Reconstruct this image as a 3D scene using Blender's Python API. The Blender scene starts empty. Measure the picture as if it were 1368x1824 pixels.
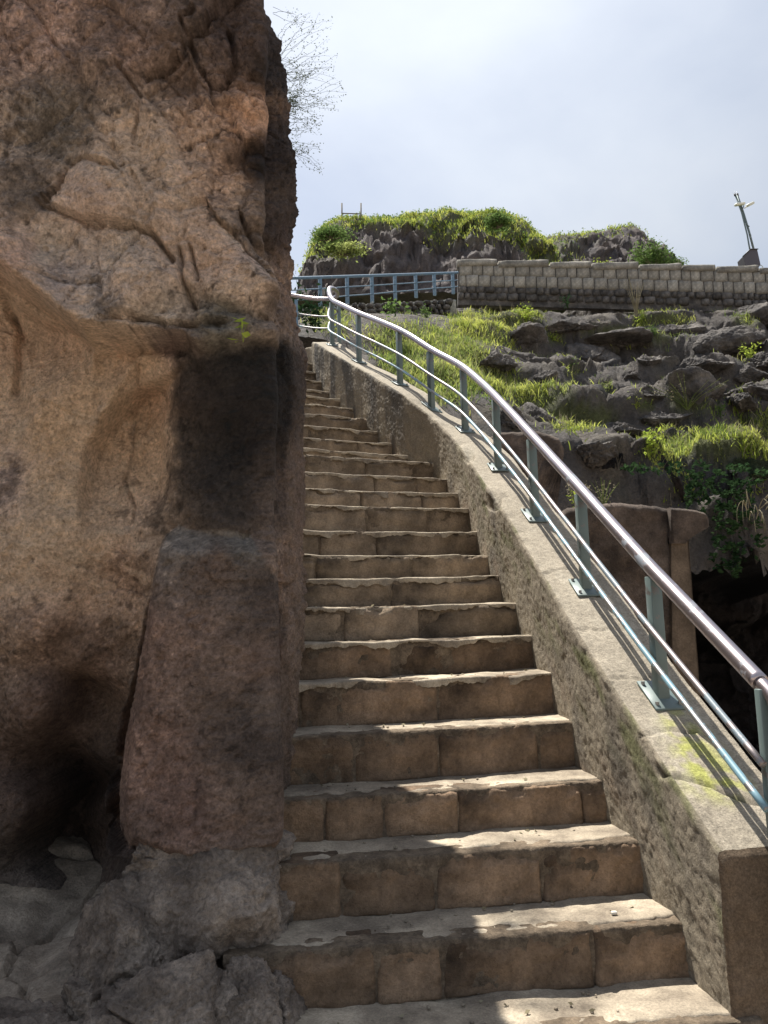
import bpy, math, random
import numpy as np
R = math.radians
rng = np.random.default_rng(7)
random.seed(7)
sc = bpy.context.scene
col = sc.collection
# ------------------------------------------------------------------ camera
PITCH, ROLL, EYE, FPX = 8.0, 1.5, 1.2, 1380.0
cd = bpy.data.cameras.new("camera"); cam = bpy.data.objects.new("camera", cd); col.objects.link(cam)
p_, r_ = R(PITCH), R(ROLL)
F = np.array([0, math.cos(p_), math.sin(p_)]); R0 = np.array([1., 0, 0]); U0 = np.array([0, -math.sin(p_), math.cos(p_)])
RV = R0*math.cos(r_) - U0*math.sin(r_); UV = R0*math.sin(r_) + U0*math.cos(r_)
O = np.array([0, 0, EYE])
from mathutils import Matrix, Vector
cam.matrix_world = Matrix([[RV[0], UV[0], -F[0], 0], [RV[1], UV[1], -F[1], 0], [RV[2], UV[2], -F[2], EYE], [0, 0, 0, 1]])
cd.sensor_fit = 'VERTICAL'; cd.sensor_height = 24; cd.lens = 24*FPX/1824
cd.clip_start = .05; cd.clip_end = 8000
sc.camera = cam
# ------------------------------------------------------------------ sky, sun, exposure
SUN_EL, SUN_AZ = 66.0, -28.0           # azimuth from +Y, negative towards -X
w = bpy.data.worlds.new("World"); sc.world = w; w.use_nodes = True
nt = w.node_tree; nt.nodes.clear(); N = nt.nodes.new; L = nt.links.new
out = N('ShaderNodeOutputWorld'); bg = N('ShaderNodeBackground'); sky = N('ShaderNodeTexSky')
sky.sky_type = 'NISHITA'; sky.sun_disc = False; sky.sun_elevation = R(SUN_EL); sky.sun_rotation = R(SUN_AZ)
sky.air_density = 1.0; sky.dust_density = 2.0; sky.ozone_density = 1.5
tc = N('ShaderNodeTexCoord'); mp = N('ShaderNodeMapping'); mp.inputs['Scale'].default_value = (1.0, 1.0, 1.4)
mp.inputs['Rotation'].default_value = (0.2, 0.5, 0.3)
nz = N('ShaderNodeTexNoise'); nz.inputs['Scale'].default_value = 1.7; nz.inputs['Detail'].default_value = 7; nz.inputs['Roughness'].default_value = .5; nz.inputs['Distortion'].default_value = .15
rp = N('ShaderNodeValToRGB'); rp.color_ramp.elements[0].position = .40; rp.color_ramp.elements[1].position = .72
rp.color_ramp.elements[0].color = (.30, .30, .30, 1); rp.color_ramp.elements[1].color = (.96, .96, .96, 1)
mx = N('ShaderNodeMix'); mx.data_type = 'RGBA'; mx.inputs[7].default_value = (6.6, 6.85, 7.5, 1)
L(tc.outputs['Generated'], mp.inputs[0]); L(mp.outputs[0], nz.inputs['Vector']); L(nz.outputs['Fac'], rp.inputs[0])
sdn = N('ShaderNodeVectorMath'); sdn.operation = 'DOT_PRODUCT'; L(tc.outputs['Generated'], sdn.inputs[0])
sdn.inputs[1].default_value = (math.sin(R(SUN_AZ))*math.cos(R(SUN_EL)), math.cos(R(SUN_AZ))*math.cos(R(SUN_EL)), math.sin(R(SUN_EL)))
hal = N('ShaderNodeMapRange'); hal.interpolation_type = 'SMOOTHSTEP'; hal.inputs[1].default_value = .45; hal.inputs[2].default_value = 1.0; hal.inputs[3].default_value = .86; hal.inputs[4].default_value = 1.45; L(sdn.outputs['Value'], hal.inputs[0])
cl = N('ShaderNodeVectorMath'); cl.operation = 'SCALE'; cl.inputs[0].default_value = (5.75, 6.15, 6.75); L(hal.outputs[0], cl.inputs['Scale']); L(cl.outputs[0], mx.inputs[7])
L(rp.outputs[0], mx.inputs[0]); L(sky.outputs[0], mx.inputs[6]); L(mx.outputs[2], bg.inputs[0])
bg.inputs[1].default_value = .064
L(bg.outputs[0], out.inputs[0])
sl = bpy.data.lights.new("sun", 'SUN'); sl.energy = 5.0; sl.angle = R(.5); sl.color = (1, .95, .86)
so = bpy.data.objects.new("sun", sl); col.objects.link(so)
SD = np.array([math.sin(R(SUN_AZ))*math.cos(R(SUN_EL)), math.cos(R(SUN_AZ))*math.cos(R(SUN_EL)), math.sin(R(SUN_EL))])
so.rotation_euler = Vector(SD).to_track_quat('Z', 'Y').to_euler()
sc.view_settings.view_transform = 'Standard'; sc.view_settings.look = 'None'
sc.view_settings.exposure = 1.0; sc.view_settings.gamma = 1; sc.view_settings.use_curve_mapping = False
try:
    sc.cycles.max_bounces = 8; sc.cycles.diffuse_bounces = 5; sc.cycles.use_denoising = True
    sc.cycles.sample_clamp_indirect = 6
except Exception: pass
# ------------------------------------------------------------------ helpers: surveying (photo pixel + distance -> place)
def ray(u, v):
    u = np.asarray(u, float); v = np.asarray(v, float)
    return F + np.multiply.outer((u-684)/FPX, RV) - np.multiply.outer((v-912)/FPX, UV)
def aty(u, v, y):
    d = ray(u, v); k = (np.asarray(y, float)/d[..., 1]); return O + d*k[..., None]
def proj(P):
    d = np.asarray(P, float)-O; z = d@F
    z = np.where(z < .05, .05, z)
    return 684+FPX*(d@RV)/z, 912-FPX*(d@UV)/z
# ------------------------------------------------------------------ numpy noise
_perm = np.random.default_rng(3).permutation(256); _perm = np.concatenate([_perm, _perm, _perm])
_g = np.random.default_rng(4).normal(size=(256, 3)); _g /= np.linalg.norm(_g, axis=1)[:, None]
def perlin(P):
    P = np.asarray(P, float); i = np.floor(P).astype(int); f = P-i; i &= 255
    t = f*f*f*(f*(f*6-15)+10)
    def gr(dx, dy, dz):
        h = _perm[_perm[_perm[i[..., 0]+dx]+i[..., 1]+dy]+i[..., 2]+dz] & 255
        g = _g[h]; return g[..., 0]*(f[..., 0]-dx)+g[..., 1]*(f[..., 1]-dy)+g[..., 2]*(f[..., 2]-dz)
    x = t[..., 0]; y = t[..., 1]; z = t[..., 2]
    def lp(a, b, t): return a+(b-a)*t
    return lp(lp(lp(gr(0,0,0), gr(1,0,0), x), lp(gr(0,1,0), gr(1,1,0), x), y), lp(lp(gr(0,0,1), gr(1,0,1), x), lp(gr(0,1,1), gr(1,1,1), x), y), z)*1.5
def fbm(P, o=4, lac=2.03, g=.5, ridged=False):
    P = np.asarray(P, float); s = 0; a = 1.0; tot = 0
    for k in range(o):
        n = perlin(P+k*17.3)
        if ridged: n = 1-2*np.abs(n)
        s = s+a*n; tot += a; a *= g; P = P*lac
    return s/tot
def v3(a, b, c=0.0):
    a = np.asarray(a, float); b = np.asarray(b, float); c = np.broadcast_to(np.asarray(c, float), np.broadcast(a, b).shape)
    return np.stack(np.broadcast_arrays(a, b, c), -1)
def facets(a, b, seed=0, tilt=1.0):
    """flat tilted facets: value and distance to the nearest joint"""
    ia = np.floor(a).astype(int); ib = np.floor(b).astype(int)
    best = np.full(a.shape, 9.); sec = np.full(a.shape, 9.); val = np.zeros(a.shape)
    for di in (-1, 0, 1):
        for dj in (-1, 0, 1):
            h = _perm[(_perm[(ia+di+seed) & 255]+ib+dj) & 255]; h2 = _perm[h+31]; h3 = _perm[h+77]; h4 = _perm[h+130]; h5 = _perm[h+201]
            ca = ia+di+h/255.; cb = ib+dj+h2/255.
            d = np.hypot(a-ca, b-cb)
            vv = ((h3/255.-.5)*(a-ca)+(h4/255.-.5)*(b-cb))*tilt*2+(h5/255.-.5)
            m = d < best
            sec = np.where(m, best, np.minimum(sec, d)); val = np.where(m, vv, val); best = np.where(m, d, best)
    return val, sec-best
def sstep(a, b, x):
    t = np.clip((x-a)/(b-a), 0, 1); return t*t*(3-2*t)
def inpoly(u, v, poly):
    """signed distance-like: positive inside"""
    u = np.asarray(u, float); v = np.asarray(v, float)
    ins = np.zeros(u.shape, bool); d = np.full(u.shape, 1e9)
    n = len(poly)
    for k in range(n):
        x0, y0 = poly[k]; x1, y1 = poly[(k+1) % n]
        c = ((y0 > v) != (y1 > v)) & (u < (x1-x0)*(v-y0)/((y1-y0) if y1 != y0 else 1e-9)+x0)
        ins ^= c
        ex, ey = x1-x0, y1-y0; t = np.clip(((u-x0)*ex+(v-y0)*ey)/(ex*ex+ey*ey+1e-9), 0, 1)
        d = np.minimum(d, np.hypot(u-x0-t*ex, v-y0-t*ey))
    return np.where(ins, d, -d)
def dline(u, v, pts):
    d = np.full(np.shape(u), 1e9)
    for k in range(len(pts)-1):
        x0, y0 = pts[k]; x1, y1 = pts[k+1]; ex, ey = x1-x0, y1-y0
        t = np.clip(((u-x0)*ex+(v-y0)*ey)/(ex*ex+ey*ey+1e-9), 0, 1)
        d = np.minimum(d, np.hypot(u-x0-t*ex, v-y0-t*ey))
    return d
def idw(u, v, ctl, power=2.4, eps=12.):
    c = np.array([x[:2] for x in ctl], float); val = np.array([np.atleast_1d(x[2]) for x in ctl], float)
    W = 0; S = 0
    for k in range(len(c)):
        wgt = 1/((u-c[k, 0])**2+(v-c[k, 1])**2+eps*eps)**(power/2*1.35)
        W = W+wgt; S = S+wgt[..., None]*val[k]
    return S/W[..., None]
# ------------------------------------------------------------------ mesh + object helpers
def mesh(name, V, Fc, smooth=True, colors=None):
    me = bpy.data.meshes.new(name)
    V = np.asarray(V, np.float32).reshape(-1, 3)
    if isinstance(Fc, np.ndarray) and Fc.ndim == 2:
        n, k = Fc.shape
        me.vertices.add(len(V)); me.vertices.foreach_set('co', V.ravel())
        me.loops.add(n*k); me.loops.foreach_set('vertex_index', Fc.astype(np.int32).ravel())
        me.polygons.add(n); me.polygons.foreach_set('loop_start', (np.arange(n)*k).astype(np.int32))
        me.update(calc_edges=True)
    else:
        me.from_pydata([tuple(map(float, x)) for x in V], [], [tuple(int(i) for i in f) for f in Fc])
    if smooth: me.polygons.foreach_set('use_smooth', [True]*len(me.polygons))
    if colors is not None:
        c = np.ones((len(V), 4), np.float32); c[:, :3] = colors
        at = me.color_attributes.new('Col', 'FLOAT_COLOR', 'POINT'); at.data.foreach_set('color', c.ravel())
    me.validate(); me.update()
    return me
def obj(name, me, mat=None, parent=None):
    o = bpy.data.objects.new(name, me); col.objects.link(o)
    if mat is not None and me is not None and not me.materials: me.materials.append(mat)
    if parent is not None: o.parent = parent
    return o
def tag(o, label=None, cat=None, group=None, kind=None):
    if label: o['label'] = label
    if cat: o['category'] = cat
    if group: o['group'] = group
    if kind: o['kind'] = kind
    return o
def empty(name, label, cat, group=None, loc=(0, 0, 0)):
    o = bpy.data.objects.new(name, None); col.objects.link(o); o.location = loc; o.empty_display_size = .1
    return tag(o, label, cat, group)
def grid_faces(n, m, wrap=False):
    i = np.arange(n-1)[:, None]; j = np.arange(m-1)[None, :]
    a = (i*m+j).ravel()
    f = np.stack([a, a+1, a+m+1, a+m], 1)
    return f
def gridmesh(name, P, colors=None, flip=False):
    n, m = P.shape[:2]; f = grid_faces(n, m)
    if flip: f = f[:, ::-1]
    return mesh(name, P.reshape(-1, 3), f, colors=None if colors is None else colors.reshape(-1, 3))
def boxv(c, s, ang=0.0):
    cx, cy, cz = c; a, b, h = s[0]/2, s[1]/2, s[2]/2
    V = np.array([(-a,-b,-h),(a,-b,-h),(a,b,-h),(-a,b,-h),(-a,-b,h),(a,-b,h),(a,b,h),(-a,b,h)], float)
    ca, sa = math.cos(ang), math.sin(ang)
    V = np.c_[V[:, 0]*ca-V[:, 1]*sa, V[:, 0]*sa+V[:, 1]*ca, V[:, 2]]+np.array([cx, cy, cz])
    return V, BF
BF = np.array([(0,3,2,1),(4,5,6,7),(0,1,5,4),(1,2,6,5),(2,3,7,6),(3,0,4,7)])
def join(parts):
    Vs, Fs, o = [], [], 0
    for V, f in parts:
        Vs.append(V); Fs.append(np.asarray(f)+o); o += len(V)
    return np.concatenate(Vs), np.concatenate(Fs)
def bevel_mod(o, wd=.004, seg=2):
    m = o.modifiers.new('bevel', 'BEVEL'); m.width = wd; m.segments = seg; m.limit_method = 'ANGLE'; return o
def tube(pts, r, n=12, cap=True):
    pts = np.asarray(pts, float); T = np.gradient(pts, axis=0); T /= np.linalg.norm(T, axis=1)[:, None]+1e-12
    up = np.array([0, 0, 1.]); rr = np.broadcast_to(np.asarray(r, float), (len(pts),))
    prev = None; V = []
    for k in range(len(pts)):
        if prev is None:
            a = np.cross(T[k], up if abs(T[k][2]) < .9 else np.array([1., 0, 0]))
        else: a = prev-T[k]*(prev@T[k])
        a /= np.linalg.norm(a)+1e-12; prev = a; b = np.cross(T[k], a)
        th = np.arange(n)/n*2*np.pi
        V.append(pts[k]+rr[k]*(np.cos(th)[:, None]*a+np.sin(th)[:, None]*b))
    V = np.concatenate(V); Fc = []
    m = len(pts); j = np.arange(n)
    for k in range(m-1):
        a = k*n; Fc.append(np.stack([a+j, a+(j+1) % n, a+n+(j+1) % n, a+n+j], 1))
    Fc = np.concatenate(Fc)
    if cap:
        V = np.r_[V, [pts[0]], [pts[-1]]]; c0 = m*n
        Fc = np.r_[Fc, np.stack([j*0+c0, (j+1) % n, j, j*0+c0], 1)[:, [0, 1, 2, 2]] if False else np.zeros((0, 4), int)]
        tri = [np.stack([j*0+c0, (j+1) % n, j], 1), np.stack([j*0+c0+1, (m-1)*n+j, (m-1)*n+(j+1) % n], 1)]
        return V, [tuple(x) for x in Fc]+[tuple(x) for t in tri for x in t]
    return V, Fc
def spline(pts, n):
    pts = np.asarray(pts, float); d = np.r_[0, np.cumsum(np.linalg.norm(np.diff(pts, axis=0), axis=1))]
    # Catmull-Rom
    P = np.vstack([2*pts[0]-pts[1], pts, 2*pts[-1]-pts[-2]]); out = []
    ts = np.linspace(0, d[-1], n)
    for t in ts:
        k = min(max(np.searchsorted(d, t, 'right')-1, 0), len(pts)-2); u = (t-d[k])/(d[k+1]-d[k])
        a, b, c, e = P[k], P[k+1], P[k+2], P[k+3]
        out.append(.5*((2*b)+(-a+c)*u+(2*a-5*b+4*c-e)*u*u+(-a+3*b-3*c+e)*u**3))
    return np.array(out)
_rb = {}
def rounded_block(nx, ny, nz):
    """unit subdivided box [-.5,.5]^3, merged verts"""
    key = (nx, ny, nz)
    if key in _rb: return _rb[key]
    Vs, Fs, o = [], [], 0
    def face(na, nb, fn):
        nonlocal o
        a = np.linspace(-.5, .5, na+1); b = np.linspace(-.5, .5, nb+1); A, B = np.meshgrid(a, b, indexing='ij')
        Vs.append(fn(A.ravel(), B.ravel())); Fs.append(grid_faces(na+1, nb+1)+o); o += (na+1)*(nb+1)
    one = lambda A, s: np.full_like(A, s)
    face(nx, ny, lambda a, b: np.c_[a, b, one(a, .5)]); face(ny, nx, lambda a, b: np.c_[b, a, one(a, -.5)])
    face(nx, nz, lambda a, b: np.c_[a, one(a, -.5), b]); face(nz, nx, lambda a, b: np.c_[b, one(a, .5), a])
    face(ny, nz, lambda a, b: np.c_[one(a, .5), a, b]); face(nz, ny, lambda a, b: np.c_[one(a, -.5), b, a])
    V = np.concatenate(Vs); Fc = np.concatenate(Fs)
    Fc = Fc[:, ::1]
    _, idx, inv = np.unique(np.round(V, 5), axis=0, return_index=True, return_inverse=True)
    inv = np.asarray(inv).ravel()
    V = V[idx]; Fc = inv[Fc]
    _rb[key] = (V, Fc); return V, Fc
def stone(size, r=.02, res=.02, rough=.006, seed=0, freq=12., chip=0.0):
    sx, sy, sz = size
    V, Fc = rounded_block(max(2, int(sx/res)), max(2, int(sy/res)), max(2, int(sz/res)))
    P = V*np.array([sx, sy, sz])
    h = np.array([sx, sy, sz])/2; rr = min(r, h.min()*.9)
    q = np.clip(P, -(h-rr), h-rr); d = P-q; ln = np.linalg.norm(d, axis=1)[:, None]
    m = ln[:, 0] > 1e-9; P[m] = (q+d/np.maximum(ln, 1e-9)*rr)[m]
    nrm = d/np.maximum(ln, 1e-9)
    off = seed*3.17
    n = fbm(P*freq+off, 4)
    P = P+nrm*(n*rough)[:, None]
    if chip > 0:
        c = np.clip(fbm(P*freq*.55+off+9, 3)-.12, 0, 1); edge = np.sum(np.abs(V) > .44, axis=1) >= 2
        P = P-nrm*(c*chip*np.where(edge, 1, .15))[:, None]
    return P, Fc
def rot_z(P, a):
    c, s = math.cos(a), math.sin(a); return np.c_[P[:, 0]*c-P[:, 1]*s, P[:, 0]*s+P[:, 1]*c, P[:, 2]]
# ------------------------------------------------------------------ materials
def new_mat(name):
    m = bpy.data.materials.new(name); m.use_nodes = True
    t = m.node_tree; b = t.nodes['Principled BSDF']; return m, t, b
def rock_mat(name, c1=(.2,.15,.12), c2=(.3,.24,.19), scale=6., bump=.5, bdist=.02, attr=False, rough=.92, speck=.25, rand=0.0, detail_scale=60.):
    m, t, b = new_mat(name); N = t.nodes.new; L = t.links.new
    tc = N('ShaderNodeTexCoord')
    vec = tc.outputs['Object']
    n1 = N('ShaderNodeTexNoise'); n1.inputs['Scale'].default_value = scale; n1.inputs['Detail'].default_value = 9; n1.inputs['Roughness'].default_value = .62
    n2 = N('ShaderNodeTexNoise'); n2.inputs['Scale'].default_value = detail_scale; n2.inputs['Detail'].default_value = 5; n2.inputs['Roughness'].default_value = .7
    n3 = N('ShaderNodeTexVoronoi'); n3.inputs['Scale'].default_value = detail_scale*1.6
    for n in (n1, n2, n3): L(vec, n.inputs['Vector'])
    if attr:
        a = N('ShaderNodeVertexColor'); a.layer_name = 'Col'; base = a.outputs[0]
    else:
        r = N('ShaderNodeValToRGB'); r.color_ramp.elements[0].color = (*c1, 1); r.color_ramp.elements[1].color = (*c2, 1)
        r.color_ramp.elements[0].position = .35; r.color_ramp.elements[1].position = .66
        L(n1.outputs['Fac'], r.inputs[0]); base = r.outputs[0]
    # value variation
    mr = N('ShaderNodeMapRange'); mr.inputs[1].default_value = .3; mr.inputs[2].default_value = .7; mr.inputs[3].default_value = 1-speck*1.3; mr.inputs[4].default_value = 1+speck
    mr2 = N('ShaderNodeMapRange'); mr2.inputs[1].default_value = .33; mr2.inputs[2].default_value = .67; mr2.inputs[3].default_value = .8; mr2.inputs[4].default_value = 1.2
    L(n2.outputs['Fac'], mr.inputs[0]); L(n1.outputs['Fac'], mr2.inputs[0])
    mu = N('ShaderNodeMath'); mu.operation = 'MULTIPLY'; L(mr.outputs[0], mu.inputs[0]); L(mr2.outputs[0], mu.inputs[1])
    fac = mu.outputs[0]
    if rand:
        oi = N('ShaderNodeObjectInfo'); m3 = N('ShaderNodeMapRange'); m3.inputs[3].default_value = 1-rand; m3.inputs[4].default_value = 1+rand
        L(oi.outputs['Random'], m3.inputs[0]); m4 = N('ShaderNodeMath'); m4.operation = 'MULTIPLY'; L(fac, m4.inputs[0]); L(m3.outputs[0], m4.inputs[1]); fac = m4.outputs[0]
    vm = N('ShaderNodeVectorMath'); vm.operation = 'SCALE'; L(base, vm.inputs[0]); L(fac, vm.inputs['Scale'])
    L(vm.outputs[0], b.inputs['Base Color'])
    b.inputs['Roughness'].default_value = rough; b.inputs['Specular IOR Level'].default_value = .25
    # bump
    ad = N('ShaderNodeMath'); ad.operation = 'MULTIPLY_ADD'; ad.inputs[1].default_value = .35; L(n2.outputs['Fac'], ad.inputs[0]); L(n1.outputs['Fac'], ad.inputs[2])
    ad2 = N('ShaderNodeMath'); ad2.operation = 'MULTIPLY_ADD'; ad2.inputs[1].default_value = .12; L(n3.outputs['Distance'], ad2.inputs[0]); L(ad.outputs[0], ad2.inputs[2])
    bp = N('ShaderNodeBump'); bp.inputs['Strength'].default_value = bump; bp.inputs['Distance'].default_value = bdist
    L(ad2.outputs[0], bp.inputs['Height'])
    n5 = N('ShaderNodeTexNoise'); n5.inputs['Scale'].default_value = detail_scale*2.2; n5.inputs['Detail'].default_value = 4; n5.inputs['Roughness'].default_value = .75; L(vec, n5.inputs['Vector'])
    b2 = N('ShaderNodeBump'); b2.inputs['Strength'].default_value = min(1, bump*1.0); b2.inputs['Distance'].default_value = .55/detail_scale
    L(n5.outputs['Fac'], b2.inputs['Height']); L(bp.outputs[0], b2.inputs['Normal']); L(b2.outputs[0], b.inputs['Normal'])
    # pale mineral flecks and dark pits
    fl = N('ShaderNodeMapRange'); fl.inputs[1].default_value = .60; fl.inputs[2].default_value = .72; fl.inputs[3].default_value = 0; fl.inputs[4].default_value = speck*1.6; L(n5.outputs['Fac'], fl.inputs[0])
    pt = N('ShaderNodeMapRange'); pt.inputs[1].default_value = .40; pt.inputs[2].default_value = .28; pt.inputs[3].default_value = 0; pt.inputs[4].default_value = .75; L(n5.outputs['Fac'], pt.inputs[0])
    sm = N('ShaderNodeMath'); sm.operation = 'ADD'; sm.inputs[0].default_value = 1; L(fl.outputs[0], sm.inputs[1])
    s2 = N('ShaderNodeMath'); s2.operation = 'SUBTRACT'; L(sm.outputs[0], s2.inputs[0]); L(pt.outputs[0], s2.inputs[1])
    v2 = N('ShaderNodeVectorMath'); v2.operation = 'SCALE'; L(vm.outputs[0], v2.inputs[0]); L(s2.outputs[0], v2.inputs['Scale']); L(v2.outputs[0], b.inputs['Base Color'])
    return m
def plain_mat(name, c, rough=.6, metal=0., bump=0., bscale=80., vary=.12, spec=.4):
    m, t, b = new_mat(name); N = t.nodes.new; L = t.links.new
    tc = N('ShaderNodeTexCoord'); n = N('ShaderNodeTexNoise'); n.inputs['Scale'].default_value = bscale; n.inputs['Detail'].default_value = 6
    L(tc.outputs['Object'], n.inputs['Vector'])
    mr = N('ShaderNodeMapRange'); mr.inputs[1].default_value = .3; mr.inputs[2].default_value = .7; mr.inputs[3].default_value = 1-vary; mr.inputs[4].default_value = 1+vary
    L(n.outputs['Fac'], mr.inputs[0]); vm = N('ShaderNodeVectorMath'); vm.operation = 'SCALE'; vm.inputs[0].default_value = c
    L(mr.outputs[0], vm.inputs['Scale']); L(vm.outputs[0], b.inputs['Base Color'])
    b.inputs['Roughness'].default_value = rough; b.inputs['Metallic'].default_value = metal; b.inputs['Specular IOR Level'].default_value = spec
    if bump:
        bp = N('ShaderNodeBump'); bp.inputs['Strength'].default_value = bump; bp.inputs['Distance'].default_value = .004
        L(n.outputs['Fac'], bp.inputs['Height']); L(bp.outputs[0], b.inputs['Normal'])
    return m
def worn_metal(name, paint, bare, thr, rough_b=.32):
    """painted steel, paint worn through in patches"""
    m, t, b = new_mat(name); N = t.nodes.new; L = t.links.new
    tc = N('ShaderNodeTexCoord'); n = N('ShaderNodeTexNoise'); n.inputs['Scale'].default_value = 7; n.inputs['Detail'].default_value = 10; n.inputs['Roughness'].default_value = .65
    L(tc.outputs['Object'], n.inputs['Vector'])
    r = N('ShaderNodeValToRGB'); r.color_ramp.elements[0].position = thr-.015; r.color_ramp.elements[1].position = thr+.015; L(n.outputs['Fac'], r.inputs[0])
    mx = N('ShaderNodeMix'); mx.data_type = 'RGBA'; mx.inputs[6].default_value = (*bare, 1); mx.inputs[7].default_value = (*paint, 1)
    L(r.outputs[0], mx.inputs[0]); L(mx.outputs[2], b.inputs['Base Color'])
    m1 = N('ShaderNodeMapRange'); m1.inputs[3].default_value = .9; m1.inputs[4].default_value = .05; L(r.outputs[0], m1.inputs[0]); L(m1.outputs[0], b.inputs['Metallic'])
    m2 = N('ShaderNodeMapRange'); m2.inputs[3].default_value = rough_b; m2.inputs[4].default_value = .5; L(r.outputs[0], m2.inputs[0]); L(m2.outputs[0], b.inputs['Roughness'])
    n4 = N('ShaderNodeTexNoise'); n4.inputs['Scale'].default_value = 160; L(tc.outputs['Object'], n4.inputs['Vector'])
    bp = N('ShaderNodeBump'); bp.inputs['Strength'].default_value = .15; bp.inputs['Distance'].default_value = .002; L(n4.outputs['Fac'], bp.inputs['Height']); L(bp.outputs[0], b.inputs['Normal'])
    return m
def leaf_mat(name, c1, c2, trans=.5, scale=3.):
    m = bpy.data.materials.new(name); m.use_nodes = True; t = m.node_tree; t.nodes.clear(); N = t.nodes.new; L = t.links.new
    o = N('ShaderNodeOutputMaterial'); d = N('ShaderNodeBsdfDiffuse'); tr = N('ShaderNodeBsdfTranslucent'); mx = N('ShaderNodeMixShader'); mx.inputs[0].default_value = trans
    tc = N('ShaderNodeTexCoord'); n = N('ShaderNodeTexNoise'); n.inputs['Scale'].default_value = scale; n.inputs['Detail'].default_value = 6; L(tc.outputs['Object'], n.inputs['Vector'])
    r = N('ShaderNodeValToRGB'); r.color_ramp.elements[0].color = (*c1, 1); r.color_ramp.elements[1].color = (*c2, 1); r.color_ramp.elements[0].position = .35; r.color_ramp.elements[1].position = .65
    L(n.outputs['Fac'], r.inputs[0]); L(r.outputs[0], d.inputs[0]); L(r.outputs[0], tr.inputs[0]); L(d.outputs[0], mx.inputs[1]); L(tr.outputs[0], mx.inputs[2]); L(mx.outputs[0], o.inputs[0])
    return m
M = {}
M['cliff'] = rock_mat('cliff_rock', attr=True, scale=14, bump=1.0, bdist=.045, speck=.36, detail_scale=62)
M['boulder'] = rock_mat('boulder_rock', (.16,.13,.108), (.36,.30,.245), scale=5, bump=.9, bdist=.03, speck=.35)
M['slope'] = rock_mat('slope_rock', attr=True, scale=2.2, bump=1.0, bdist=.16, speck=.25, detail_scale=14)
M['parapet'] = rock_mat('parapet_concrete', attr=True, scale=38, bump=.7, bdist=.010, speck=.32, detail_scale=130)
M['topping'] = rock_mat('step_topping', (.235,.195,.15), (.42,.36,.275), scale=5, bump=.55, bdist=.008, speck=.25, detail_scale=110)
M['riser'] = rock_mat('riser_rock', (.066,.047,.033), (.29,.20,.13), scale=3.2, bump=.85, bdist=.014, speck=.22, rand=.25, detail_scale=80)
M['riser_upper_lit'] = rock_mat('riser_rock_upper_lit', (.10,.078,.058), (.34,.262,.185), scale=3.6, bump=.85, bdist=.014, speck=.22, rand=.25, detail_scale=80)  # lighter copy for the upper flight, its stronger light put into the colour
M['mortar'] = rock_mat('step_mortar', (.12,.092,.066), (.22,.17,.12), scale=14, bump=.9, bdist=.012, speck=.3, detail_scale=90)
M['floor'] = rock_mat('floor_rock', (.26,.215,.17), (.44,.365,.285), scale=4, bump=.7, bdist=.02, speck=.25)
M['ashlar'] = rock_mat('ashlar_stone', (.19,.182,.165), (.30,.285,.25), scale=3, bump=.6, bdist=.03, speck=.2, rand=.2, detail_scale=20)
M['rubble'] = rock_mat('rubble_stone', (.05,.048,.048), (.12,.112,.104), scale=3, bump=.8, bdist=.04, speck=.25, rand=.4, detail_scale=20)
M['pale_mortar'] = rock_mat('wall_mortar', (.22,.22,.2), (.36,.35,.31), scale=4, bump=.5, bdist=.02)
M['brownwall'] = rock_mat('brown_wall_rock', (.065,.050,.041), (.15,.115,.092), scale=4, bump=.9, bdist=.02, speck=.25, detail_scale=60)
M['jamb'] = rock_mat('jamb_plaster', (.085,.064,.046), (.165,.125,.09), scale=3, bump=.4, bdist=.01, speck=.2)
M['rail_top'] = worn_metal('worn_steel_tube', (.20,.22,.25), (.42,.37,.38), .60, .3)
M['rail_blue'] = worn_metal('blue_painted_tube', (.16,.28,.34), (.25,.25,.25), .50, .5)
M['rail_dull'] = worn_metal('dull_steel_tube', (.16,.20,.23), (.27,.24,.24), .52, .52)
M['rail_far'] = worn_metal('blue_grey_painted_steel', (.13,.21,.29), (.3,.33,.36), .40, .4)
M['post'] = worn_metal('grey_green_painted_steel', (.115,.155,.15), (.2,.19,.18), .40, .5)
M['bolt'] = plain_mat('bolt_steel', (.25, .25, .24), .45, .6)
M['leaf'] = leaf_mat('leaf_green', (.075, .13, .04), (.15, .22, .07), .45)
M['grass'] = leaf_mat('grass_yellow_green', (.24, .31, .05), (.52, .54, .14), .55, 1.3)
M['grass2'] = leaf_mat('grass_green', (.14, .20, .055), (.36, .40, .14), .5, 1.3)
M['darkleaf'] = leaf_mat('ivy_green', (.018, .038, .018), (.04, .075, .03), .3)
M['limeleaf'] = leaf_mat('lime_leaf', (.24, .33, .05), (.40, .46, .09), .5)
M['dry'] = leaf_mat('dry_stalk', (.22, .19, .12), (.38, .35, .25), .3)
M['wispy'] = leaf_mat('wispy_leaf', (.06, .075, .045), (.13, .15, .10), .4)
M['twig'] = plain_mat('twig_bark', (.13, .11, .08), .9)
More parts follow.
